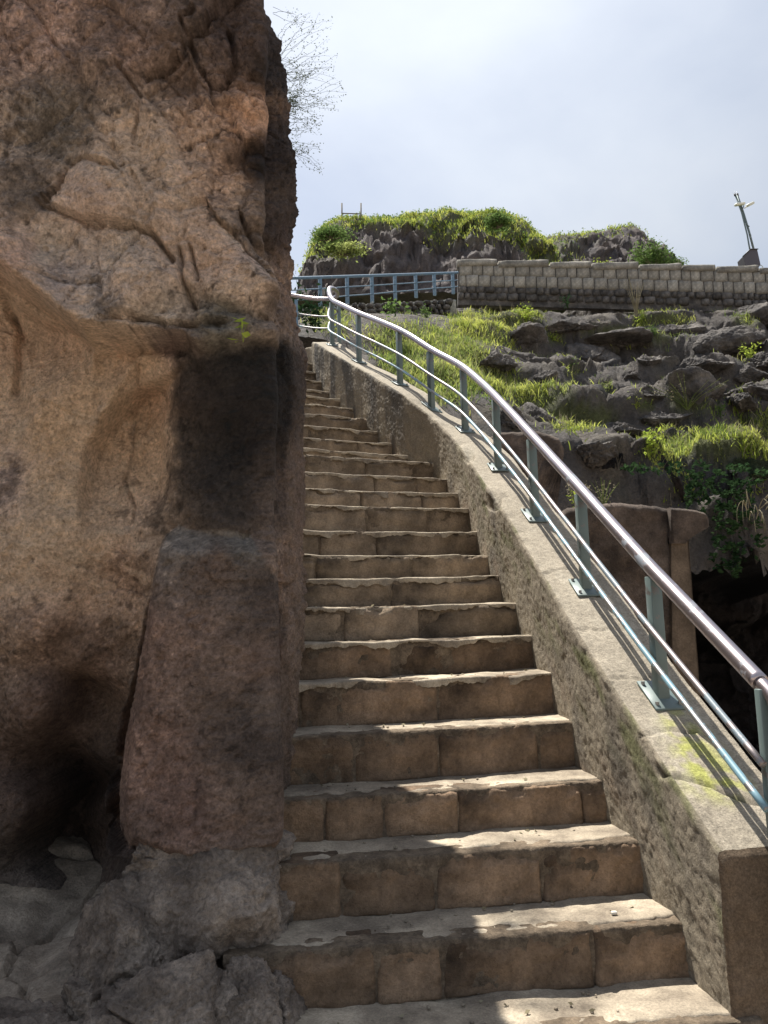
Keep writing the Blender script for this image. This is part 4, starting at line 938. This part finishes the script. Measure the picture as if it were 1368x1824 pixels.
# ------------------------------------------------------------------ GRASS + WEEDS
def blade_mesh(P, h, wd, lean, rgen, seg=3, droop=.35):
    """P (n,3) roots"""
    n = len(P); th = rgen.uniform(0, 2*np.pi, n); ph = rgen.uniform(0, 2*np.pi, n)
    side = np.c_[np.cos(th), np.sin(th), np.zeros(n)]; ln = np.c_[np.cos(ph), np.sin(ph), np.zeros(n)]*(rgen.uniform(.1, 1, n)*lean)[:, None]
    V = []; 
    for k in range(seg):
        t = k/seg
        c = P+ln*(t**1.6)[..., None] if False else P+ln*(t**1.6)*h[:, None]
        c = c+np.array([0, 0, 1.])*(h*(t-droop*t*t))[:, None]
        w_ = wd*(1-t*.75)
        V += [c-side*w_[:, None]/2, c+side*w_[:, None]/2]
    c = P+ln*h[:, None]+np.array([0, 0, 1.])*(h*(1-droop))[:, None]; V.append(c)
    V = np.stack(V, 1)      # n, 2seg+1, 3
    m = 2*seg+1; base = (np.arange(n)*m)[:, None]; tri = []
    for k in range(seg-1):
        a = 2*k; tri += [[a, a+1, a+3], [a, a+3, a+2]]
    a = 2*(seg-1); tri += [[a, a+1, a+2]]
    tri = np.array(tri); Fc = (base[:, :, None]+tri[None]).reshape(-1, 3)
    return V.reshape(-1, 3), Fc
def leaf_mesh(P, size, rgen, flat=.5):
    n = len(P); a = rgen.normal(size=(n, 3)); a[:, 2] *= flat; a /= np.linalg.norm(a, axis=1)[:, None]
    b = np.cross(a, rgen.normal(size=(n, 3))); b /= np.linalg.norm(b, axis=1)[:, None]
    s = (size*rgen.uniform(.6, 1.3, n))[:, None]; nrm = np.cross(a, b)
    V = np.stack([P-a*s*.5, P+b*s*.25+nrm*s*.06, P+a*s*.5, P-b*s*.25+nrm*s*.06], 1).reshape(-1, 3)
    return V, (np.arange(n)*4)[:, None]+np.arange(4)[None]
def stuff(name, V, f, mat):
    o = obj(name, mesh(name, V, f), mat); tag(o, kind='stuff'); return o
def hill_grass():
    rg = np.random.default_rng(21)
    for ti, (mat, nm) in enumerate([(M['grass'], 'grass'), (M['grass2'], 'ground_cover')]):
        Ps = []
        for cu, cv, ru, rv, dn, t in GP:
            if t != 1 and ti == 0: k = .35
            elif t == 1 and ti == 1: k = .35
            else: k = 1.
            n = int(ru*rv*.80*dn*k)
            aa = rg.uniform(0, 2*np.pi, n); r = np.sqrt(rg.uniform(0, 1, n))*1.0
            uu = cu+ru*r*np.cos(aa); vv = cv+rv*r*np.sin(aa)
            ysn = np.linspace(11.05, 21.4, 240)
            d = ray(uu, vv); K = ysn[None, :]/d[:, 1:2]; X = d[:, 0:1]*K; Zr = EYE+d[:, 2:3]*K; g = hz(X, ysn[None, :]*np.ones_like(X)); m = Zr < g
            okk = m.any(1) & (fbm(v3(uu/22, vv/10, 5), 3) > -.12); kk = m.argmax(1)
            p = np.stack([X[np.arange(n), kk], ysn[kk], g[np.arange(n), kk]], 1)[okk]; Ps.append(p)
        P = np.concatenate(Ps); sl_ = np.abs(hz(P[:, 0], P[:, 1]+.12)-hz(P[:, 0], P[:, 1]-.12))/.24; P = P[sl_ < rg.uniform(.5, 2.6, len(P))]; P = np.repeat(P, 3, 0)+rg.normal(size=(len(P)*3, 3))*np.array([.09, .12, .0]); P[:, 2] = hz(P[:, 0], P[:, 1])-.02
        sc_ = np.clip(.75+.6*fbm(P*1.3+3, 3), .3, 1.6)
        n = len(P); h = (.05+.30*rg.uniform(0, 1, n)**2.2)*sc_; V, f = blade_mesh(P, h, np.full(n, .016)+rg.uniform(0, .012, n), .7, rg)
        stuff(nm, V, f, mat)
        kk = rg.permutation(n)[:n//14]; V, f = blade_mesh(P[kk], rg.uniform(.15, .42, len(kk)), np.full(len(kk), .009), .5, rg); stuff('dry_grass', V, f, M['dry'])
        # small-leaved weeds between the blades
        q = P[rg.permutation(n)[:n//3]]+np.c_[rg.normal(size=(n//3, 2))*.05, rg.uniform(.01, .12, n//3)]; q = q[fbm(q*1.1, 2) > .08]
        V, f = leaf_mesh(q, np.full(len(q), .04), rg); stuff('leafy_ground_cover', V, f, M['grass2'] if ti == 0 else M['leaf'])
    # thin scatter everywhere on the shelves
    n = 9000; x = rg.uniform(.5, 11, n); y = rg.uniform(12, 21, n); z = hz(x, y)
    zz = hz(x, y+.1); flat = np.abs(zz-z) < .06; ns = fbm(np.c_[x, y, z]*.9, 3) > .05
    P = np.c_[x, y, z][flat & ns]; V, f = blade_mesh(P, rg.uniform(.05, .2, len(P)), np.full(len(P), .016), .8, rg); stuff('sparse_grass', V, f, M['grass2'])
hill_grass()
def weed(name, p, h, n, spread, mat, label, cat='plant', stems=6, leaf=.06, group='weeds growing on the rocky slope', seed=0, stemmat=None, heads=False, leaf_from=.25, tr=.006):
    rg = np.random.default_rng(seed+900); p = np.array(p, float)
    t = empty(name, label, cat, group, loc=tuple(p)); parts = []; tips = []
    for k in range(stems):
        a = rg.uniform(0, 2*np.pi); l = rg.uniform(.3, 1)*spread; hh = h*rg.uniform(.65, 1)
        pts = np.array([[0, 0, -.03], [math.cos(a)*l*.3, math.sin(a)*l*.3, hh*.45], [math.cos(a)*l, math.sin(a)*l, hh]]); c = spline(pts, 9)
        V, f = tube(c, np.linspace(tr, tr*.35, 9), 5, cap=False); parts.append((V, f)); tips.append(c)
    V, f = join(parts); obj('stem', mesh('stem', V, f), stemmat or mat, t)
    q = []
    for k in range(n):
        c = tips[rg.integers(len(tips))]; s = rg.uniform(leaf_from, 1); i = int(s*8); q.append(c[i]+rg.normal(size=3)*leaf*.7)
    if n:
        V, f = leaf_mesh(np.array(q), np.full(n, leaf), rg); obj('foliage', mesh('foliage', V, f), mat, t)
    if heads:
        q = np.array([c[-1] for c in tips]); P = np.repeat(q, 14, 0)+rg.normal(size=(len(q)*14, 3))*.012*np.array([1, 1, 3]); V, f = leaf_mesh(P, np.full(len(P), .02), rg); obj('seed_head', mesh('seed_head', V, f), M['dry'], t)
    return t
def hp_(u, v, d=15):
    q = hit(u, v); return q if q is not None else aty(u, v, d)
WD = [((938,575),.55,220,.5,'limeleaf','bright lime green bush at the top of the grassy bank left of the slope',9,.075),
      ((1142,580),.38,110,.22,'limeleaf','lime green leafy plant at the foot of the dry stalks',7,.07),
      ((1165,600),.35,120,.3,'leaf','dark green low plant below the grassy rock crest',7,.07),
      ((1158,820),.55,90,.10,'limeleaf','upright bright green leafy stem at the left end of the lower grass bank',3,.09),
      ((1018,660),.3,60,.12,'leaf','small green sprig in the dark rock hollow mid slope',4,.06),
      ((983,612),.3,90,.22,'limeleaf','yellow green tuft on the dark ledge above the middle of the slope',6,.06),
      ((1070,548),.3,60,.3,'darkleaf','dark bluish creeper hanging under the footing of the wall',6,.08),
      ((1134,728),.25,90,.2,'grass','small bright tuft on the ledge left of the pale weeds',9,.045),
      ((1335,640),.4,90,.3,'limeleaf','bright leafy tuft near the right edge halfway up the slope',7,.07),
      ((1284,745),.3,60,.2,'leaf','dark green sprig beside the banded boulders',5,.06),
      ((880,735),.35,80,.3,'leaf','grey green weed at the edge of the parapet coping',7,.05),
      ((700,556),.3,90,.35,'leaf','broad green leafy plant hanging over the rubble wall',7,.10),
      ((760,566),.35,110,.35,'leaf','greyish green weed clump at the right end of the rubble wall',8,.06),
      ((1010,545),.25,50,.2,'darkleaf','small dark tuft under the ashlar wall, left of the dry stalks',5,.06)]
for k, ((u, v), h, n, sp, mt, lb, st, lf) in enumerate(WD):
    weed('weed', hp_(u, v), h, n, sp, M[mt], lb, stems=st, leaf=lf, seed=k)
weed('dry_weed', hp_(1134, 572), 1.35, 60, .28, M['dry'], 'tall dry leafless stalks standing in front of the ashlar wall', stems=14, leaf=.03, seed=40, stemmat=M['dry'], tr=.012)
weed('pale_weed', hp_(1225, 735), .55, 240, .75, M['dry'], 'wide pale grey green weed clump under the banded boulder', stems=30, leaf=.035, seed=41, stemmat=M['grass2'])
weed('fleabane', aty(1075, 898, 6.75)+np.array([0, 0, -.06]), .30, 130, .16, M['dry'], 'pale seeding weed on top of the broken brown wall', stems=14, leaf=.018, seed=42, stemmat=M['grass2'], tr=.003)
weed('grass_clump', aty(1030, 918, 6.75)+np.array([0, 0, -.05]), .34, 120, .12, M['limeleaf'], 'bright green clump with tall stalks behind the railing post, beside the pale weed', stems=12, leaf=.03, seed=43, stemmat=M['limeleaf'], heads=True, tr=.003)
weed('cliff_plant', aty(433, 596, 2.86), .05, 9, .03, M['limeleaf'], 'tiny lime green plant growing on the cliff ledge above the dark flat face', stems=3, leaf=.045, seed=44, group='plants on the cliff', tr=.0015)
weed('fern', aty(560, 590, 13.5), .9, 220, .6, M['darkleaf'], 'dark green leafy plant below the upper railing, left of the curved rail', stems=10, leaf=.11, seed=45)
# fronds hanging on the shaded face
def fronds():
    rg = np.random.default_rng(60); c = aty(1348, 905, 11.3); t = empty('pale_fern', 'pale arching fronds hanging on the shaded rock at the right edge', 'fern', loc=tuple(c))
    for k in range(13):
        a = rg.uniform(-1.6, 1.6); l = rg.uniform(.15, .35); pts = spline(np.array([[0, 0, 0], [math.sin(a)*l*.5, -.1, .12], [math.sin(a)*l, -.2, -.02], [math.sin(a)*l*1.1, -.22, -.2]])+np.array([rg.uniform(-.15, .15), 0, rg.uniform(-.2, .15)]), 12)
        V, f = tube(pts, np.linspace(.008, .003, 12), 4, cap=False); obj('frond', mesh('frond', V, f), M['dry'], t)
fronds()
def ivy():
    rg = np.random.default_rng(61); Ps = []
    for (u, v, ru, rv, n) in [(1250,860,30,40,500),(1240,890,20,40,300),(1310,900,35,50,600),(1290,940,22,60,600),(1310,990,18,40,350),(1280,1000,20,20,150),(1350,960,15,40,150),(1200,835,40,12,200),(1320,845,50,20,400),(1130,835,25,10,120)]:
        a = rg.uniform(0, 2*np.pi, n); r = np.sqrt(rg.uniform(0, 1, n)); uu = u+ru*r*np.cos(a); vv = v+rv*r*np.sin(a); k = fbm(v3(uu/14, vv/14, 1), 3) > -.02
        Ps.append(aty(uu[k], vv[k], rg.uniform(11.35, 11.85, k.sum())))
    P = np.concatenate(Ps); V, f = leaf_mesh(P, np.full(len(P), .09), rg); stuff('ivy', V, f, M['darkleaf'])
ivy()
# rock outcrops of the slope, pieces of the hillside
OC = [(1230,690,75,38,13.9,1),(1335,668,45,20,14.2,2),(1345,690,42,18,13.8,3),(1330,715,30,18,13.4,4),(1160,700,20,14,13.6,5),(1120,665,25,14,14.6,6),(1100,760,55,18,12.5,7),(1180,745,60,20,12.9,8),(870,640,40,16,13.6,9),(930,600,45,18,16,10),
      (1040,640,60,22,15.4,11),(1100,600,70,16,17.8,12),(1190,590,60,18,17.5,13),(1300,610,60,22,16.8,14),(960,675,40,18,14.2,15),(1010,580,60,10,19,16),(960,745,45,28,12.1,17),(1340,560,50,26,18.5,18),(1250,650,50,16,15.2,19),(940,790,50,22,11.6,20),(1060,800,55,18,12.0,21),(740,700,26,14,11.4,22),(905,745,34,18,11.8,23),(1365,640,30,16,15.0,24),(1150,640,30,14,15.5,25)]
for u, v, ru, rv, y, sd in OC:
    q = hit(u, v); 
    if q is None: q = aty(u, v, y)
    y = q[1]; o = boulder('rock_outcrop', (q[0], q[1]+.2, q[2]-.12), (ru/FPX*y*.95, .5+ru/FPX*y*.3, rv/FPX*y*1.25), 200+sd, rng.uniform(-.25, .25), rough=.075, sub=44, nfr=1, cuts=12, hmin=.6, mat=None)
    o.data.materials.clear(); o.data.materials.append(M.setdefault('outcrop', rock_mat('outcrop_rock', (.075,.07,.07), (.16,.145,.132), scale=2.2, bump=.8, bdist=.06, speck=.25, detail_scale=18))); o.parent = hillside
# ------------------------------------------------------------------ HILLS BEHIND
def hill(name, sil, foot_v, y, depth, seed, grass_n, green_front, label):
    xsil = np.array([aty(u, v-17, y+depth*.30) for u, v in sil]); x0, x1 = xsil[0, 0]-1.5, xsil[-1, 0]+1.5
    zf = aty(800, foot_v, y)[2]-1.2
    X = np.arange(x0, x1, .085); Y = np.concatenate([np.arange(y-1.2, y+depth*.45, .075), np.arange(y+depth*.45, y+depth, .3)])
    A, B = np.meshgrid(X, Y, indexing='ij'); top = np.interp(A, xsil[:, 0], xsil[:, 2], left=zf, right=zf)
    top += fbm(v3(A*1.5, A*0, seed), 4)*.25
    wob = fbm(v3(A*.5, B*.5, seed), 4)
    front = y+wob*1.1
    t = sstep(0, 1, (B-front)/(depth*.42)); lay = np.floor(t*5+wob*2)/5
    Z = zf+(top-zf)*np.clip(t**.8, 0, 1)*sstep(y+depth, y+depth*.55, B)
    fv, fd = facets(A*.8+wob*2, B*1.1+wob, seed, 1); tf = sstep(0, .15, t)*sstep(1, .75, t)
    Z += tf*(fv*.6-.22*(1-sstep(0, .15, fd))); fv, fd = facets(A*2.2+wob*3, B*3, seed+4, 1); Z += tf*(fv*.25-.08*(1-sstep(0, .15, fd)))
    Z += fbm(v3(A*2, B*2, seed+2), 4)*.15
    Z = np.minimum(Z, top+.15)
    P = np.stack([A, B, Z], -1); D3 = fbm(P*.55+seed, 5, g=.55); P[..., 1] += D3*1.5*sstep(0, .1, t)*sstep(1.0, .6, t); P[..., 2] += (fbm(P*.9+seed+9, 5, g=.6)*.5)*sstep(0, .1, t)*sstep(1.0, .7, t); u, v = proj(P)
    gz = np.gradient(Z, axis=1)/np.maximum(np.gradient(B, axis=1), .01)
    gf = green_front(u, v)
    gmask = np.clip(sstep(.9, .5, np.abs(gz))*sstep(.6, .9, t)+gf, 0, 1)*np.clip(.7+1.2*wob, .2, 1)
    c = np.ones(A.shape+(3,))*np.array([.14, .12, .115]); c = mixc(c, np.array([.09, .082, .088]), sstep(-.1, .3, fbm(v3(A, B, Z*1.4), 4))); c = mixc(c, np.array([.11, .14, .045]), gmask*.9)
    o = obj(name, gridmesh(name, P, np.clip(c, .02, .5)), M['slope']); tag(o, kind='structure')
    rg = np.random.default_rng(seed); idx = rg.choice(A.size, grass_n, p=(gmask.ravel()**1.3+1e-6)/(gmask.ravel()**1.3+1e-6).sum()); q = P.reshape(-1, 3)[idx]+rg.normal(size=(grass_n, 3))*np.array([.1, .1, .02])
    V, f = blade_mesh(q, rg.uniform(.12, .42, grass_n)*np.clip(.8+.8*fbm(q*.8, 3), .4, 1.7), np.full(grass_n, .045), .7, rg); stuff('hill_grass', V, f, M['grass'])
    k = grass_n//3; V, f = leaf_mesh(q[:k]+rg.uniform(0, .3, (k, 1))*np.array([[0, 0, 1]]), np.full(k, .15), rg); stuff('hill_ground_cover', V, f, M['leaf'])
    k2 = grass_n//4; V, f = blade_mesh(q[-k2:], rg.uniform(.2, .45, k2), np.full(k2, .04), .6, rg); stuff('hill_pale_grass', V, f, M['grass'])
    return P
SIL1 = [(536,486),(545,455),(556,428),(572,400),(595,388),(640,387),(690,382),(740,378),(800,375),(850,374),(890,369),(915,380),(940,398),(965,420),(980,445),(985,480)]
gf1 = lambda u, v: np.clip(sstep(645, 600, u)*.9*sstep(470, 440, v)+sstep(455, 415, v)*sstep(740, 790, u)*.7+sstep(925, 950, u)*.9+sstep(414, 398, v), 0, 1)
H1 = hill('hill', SIL1, 495, 33.0, 14, 3, 26000, gf1, '')
SIL2 = [(930,405),(975,425),(1010,420),(1060,414),(1100,406),(1140,400),(1150,408),(1160,425),(1170,448),(1190,462),(1225,480)]
gf2 = lambda u, v: np.clip(sstep(1060, 990, u)*.5, 0, 1)
H2 = hill('far_hill', SIL2, 480, 42.0, 14, 8, 7000, gf2, '')
# shrubs on the hills
def shrub(name, p, size, n, leaf, mat, label, seed, group):
    rg = np.random.default_rng(seed); t = empty(name, label, 'shrub', group, loc=tuple(p)); parts = []; tips = []
    for k in range(16):
        a = rg.uniform(0, 2*np.pi); e = rg.uniform(.2, 1.4); l = rg.uniform(.6, 1); d = np.array([math.cos(a)*math.cos(e)*size[0], math.sin(a)*math.cos(e)*size[1], math.sin(e)*size[2]])*l
        c = spline(np.array([[0, 0, -.1], d*.45+rg.normal(size=3)*.1, d]), 8); tips.append(c); parts.append(tube(c, np.linspace(.03, .008, 8), 5, cap=False))
    V, f = join(parts); obj('branch', mesh('branch', V, f), M['twig'], t)
    q = np.array([tips[rg.integers(16)][int(7*rg.uniform(.3, 1)**.6)] for _ in range(n)])+rg.normal(size=(n, 3))*np.array(size)*.16
    V, f = leaf_mesh(q, np.full(n, leaf), rg); obj('foliage', mesh('foliage', V, f), mat, t)
shrub('shrub', aty(1165, 478, 30), (1.15, .9, 1.2), 2600, .11, M['leaf'], 'rounded bright green shrub behind the ashlar wall under the far hill', 70, 'shrubs on the skyline')
shrub('shrub', aty(1198, 480, 30), (.9, .6, .6), 900, .09, M['leaf'], 'sparse trailing shrub right of the rounded one behind the wall', 71, 'shrubs on the skyline')
shrub('shrub', aty(1072, 478, 26), (.6, .5, .3), 260, .09, M['limeleaf'], 'small yellow green bush peeping over the wall coping', 72, 'shrubs on the skyline')
shrub('shrub', aty(888, 402, 35), (.9, .9, .6), 2000, .13, M['leaf'], 'dense green bush on the highest point of the near hill', 73, 'shrubs on the skyline')
shrub('shrub', aty(612, 452, 33.4), (1.5, .8, .55), 1300, .15, M['grass2'], 'pale lime leafy bush on the left face of the near hill', 74, 'shrubs on the skyline')
shrub('shrub', aty(588, 425, 34.2), (1.2, .9, .6), 2200, .12, M['leaf'], 'green mounded bush on the left shoulder of the near hill', 75, 'shrubs on the skyline')
# scaffold frame on the hill
def frame():
    t = empty('metal_frame', 'thin metal frame of two uprights and a crossbar on the near hill', 'frame', loc=(0, 0, 0)); y = 37.5
    for u in (609, 643):
        a = aty(u, 362, y); b = aty(u, 410, y); V, f = tube([b, a], .035, 8); obj('upright', mesh('upright', V, f), M['twig'], t)
    V, f = tube([aty(609, 380, y-.02), aty(643, 381, y-.02)], .03, 8); obj('crossbar', mesh('crossbar', V, f), M['twig'], t)
frame()
def lamp():
    y = 27.; t = empty('lamp_mast', 'leaning twin-tube lamp mast with two floodlights rising from a dark metal box', 'lamp post', loc=(0, 0, 0))
    gm = plain_mat('mast_paint', (.13, .17, .18), .5, .3); dk = plain_mat('box_paint', (.085, .08, .095), .6, .1); wh = plain_mat('lamp_shell', (.62, .64, .58), .4); blk = plain_mat('mast_cap', (.03, .03, .035), .5)
    def tb(nm, pts, r, mt, n=8):
        V, f = tube(np.array(pts), r, n); return obj(nm, mesh(nm, V, f), mt, t)
    A = aty(1336, 446, y); B = aty(1313, 347, y); A2 = aty(1343, 446, y+.05); B2 = aty(1320, 380, y+.05)
    tb('pole', [A, (A+aty(1331, 420, y))/2, aty(1331, 418, y), aty(1321, 378, y), aty(1310, 348, y)], .028, gm); tb('pole', [A2, aty(1334, 412, y+.05), aty(1325, 382, y+.05), aty(1313, 347, y+.05)], .038, gm)
    tb('cap', [aty(1309.5, 349, y), aty(1308.5, 345.5, y)], .035, blk); tb('cap', [aty(1314, 349, y+.05), aty(1313, 345, y+.05)], .042, blk)
    tb('brace', [aty(1326, 395, y-.03), aty(1335, 404, y-.03)], .014, gm)
    for k in range(4): tb('bracing', [aty(1333+k*1.6, 415+k*7, y-.02), aty(1338.5+k*.9, 419+k*7, y-.02)], .010, gm)
    for (u0, v0, u1, v1, r) in [(1308.5, 365, 1327, 362.5, .055), (1330, 367, 1342, 361, .06)]:
        P, Fc = stone((.36 if u0 < 1320 else .28, .22, .10), r=.045, res=.03, rough=0)
        a = aty(u0, v0, y-.08); b = aty(u1, v1, y-.08); ang = math.atan2(b[2]-a[2], b[0]-a[0])
        o = obj('floodlight', mesh('floodlight', P, Fc), wh, t); o.location = tuple((a+b)/2); o.rotation_euler = (.25, -ang, 0)
    tb('arm', [aty(1326, 371, y-.04), aty(1331, 367, y-.08)], .02, wh); tb('arm', [aty(1322, 376, y-.04), aty(1325, 366, y-.08)], .018, gm)
    # box, slanting, chamfered bottom
    o2 = [(1324, 456), (1337, 444), (1349, 444), (1355, 471), (1350, 479), (1329, 479)]
    f_ = np.array([aty(u, v, y-.25) for u, v in o2]); b_ = f_+np.array([0, .5, 0]); n = len(o2)
    V = np.r_[f_, b_]; Fc = [tuple(range(n-1, -1, -1)), tuple(range(n, 2*n))]+[(k, (k+1) % n, n+(k+1) % n, n+k) for k in range(n)]
    o = obj('control_box', mesh('control_box', V, Fc, smooth=False), dk, t); bevel_mod(o, .015)
    tb('lid', [aty(1323, 457, y-.27), aty(1337, 443.6, y-.27), aty(1350.5, 443.6, y-.27)], .02, blk, 6)
    tb('hook', [aty(1354, 472, y-.2), aty(1358, 474, y-.2), aty(1359.5, 478, y-.2), aty(1359.5, 484, y-.2)], .014, wh, 6)
    for du, dv in ((-5, -2), (-2, -6), (2, -5)): tb('wire', [aty(1310, 346, y), aty(1310+du, 346+dv, y)], .004, wh, 4)
lamp()
# wispy shrub growing out of the cliff top edge
def wispy():
    rg = np.random.default_rng(80); t = empty('wispy_shrub', 'airy twiggy shrub with tiny leaves hanging from the upper cliff edge against the sky', 'shrub', loc=(0, 0, 0)); parts = []; tw = []
    y = 4.6
    for (u0, v0, u1, v1, k) in [(500,20,545,45,6),(500,100,560,25,8),(505,120,585,60,9),(510,130,590,105,12),(512,150,600,130,10),(515,175,605,165,10),(515,190,590,185,12),(515,200,575,215,10),(520,225,575,205,5),(520,262,575,268,6),(522,270,570,305,7),(522,240,560,240,4),(505,110,540,150,10),(512,180,560,120,10),(515,190,550,150,12)]:
        for _ in range((k+1)//2):
            yy = y+rg.uniform(-.2, .3); a = aty(u0-14, v0+rg.uniform(-8, 8), yy); b = aty(u1+rg.uniform(-14, 8), v1+rg.uniform(-16, 16), yy+rg.uniform(-.1, .1))
            m = (a+b)/2+rg.normal(size=3)*.03+np.array([0, 0, .015]); c = spline(np.array([a, m, b]), 10); c[1:] += np.cumsum(rg.normal(size=(9, 3))*.006, 0); parts.append(tube(c, np.linspace(.0015, .0005, 10), 4, cap=False)); tw.append(c)
    V, f = join(parts); obj('branch', mesh('branch', V, f), M['wispy'], t)
    q = []
    for _ in range(1500):
        c = tw[rg.integers(len(tw))]; q.append(c[rg.integers(3, 10)]+rg.normal(size=3)*.014)
    for _ in range(260): q.append(aty(522+rg.normal()*6, 185+rg.normal()*9, y)+rg.normal(size=3)*.01)
    for _ in range(60): q.append(aty(rg.uniform(525, 550), 270+rg.normal()*3, y))
    V, f = leaf_mesh(np.array(q), np.full(len(q), .013), rg); obj('foliage', mesh('foliage', V, f), M['wispy'], t)
wispy()
# litter and pebbles on the steps
P, Fc = stone((.022, .016, .012), r=.005, res=.004, rough=.003, seed=5, freq=60); o = obj('pebble', mesh('pebble', P, Fc), plain_mat('white_pebble', (.6, .57, .5), .8))
_p = aty(1095, 1640, 2.93); _p[2] = Q[1][2]+.004; o.location = tuple(_p); tag(o, 'small white pebble near the edge of the second step', 'pebble')
P, Fc = stone((.03, .012, .018), r=.004, res=.005, rough=.004, seed=8, freq=60); o = obj('wrapper', mesh('wrapper', P, Fc), plain_mat('red_foil', (.5, .03, .04), .4))
_p = aty(548, 1575, 3.05); o.location = tuple(_p); tag(o, 'tiny red wrapper scrap in the dark gap left of the steps', 'litter')
rg = np.random.default_rng(99); gp = []
for i in range(0, 9):
    n = 22; e = np.array([math.cos(phi[i]), math.sin(phi[i])]); b = np.array([-e[1], e[0]]); k = rg.uniform(.02, 1.3, n)**1.0; q = rg.uniform(.05, .27, n)
    gp.append(np.c_[Q[i][0]-e[0]*k+b[0]*q, Q[i][1]-e[1]*k+b[1]*q, np.full(n, Q[i][2]-.004)])
gp = np.concatenate(gp); parts = []
V0, F0 = rounded_block(1, 1, 1)
for p in gp:
    sz = rg.uniform(.0015, .0045, 3)*np.array([1.5, 1.2, .8]); parts.append((rot_z(V0*sz*2, rg.uniform(0, 3))+p, F0))
V, f = join(parts); stuff('grit', V, f, M['topping'])
q = gp[rg.permutation(len(gp))[:60]]+np.array([0, 0, .006]); V, f = leaf_mesh(q, np.full(60, .022), rg, flat=.12); stuff('fallen_leaves', V, f, M['dry'])
print('objects', len(bpy.data.objects), 'tris', sum(len(o.data.loops) - 2*len(o.data.polygons) for o in bpy.data.objects if o.type == 'MESH'))
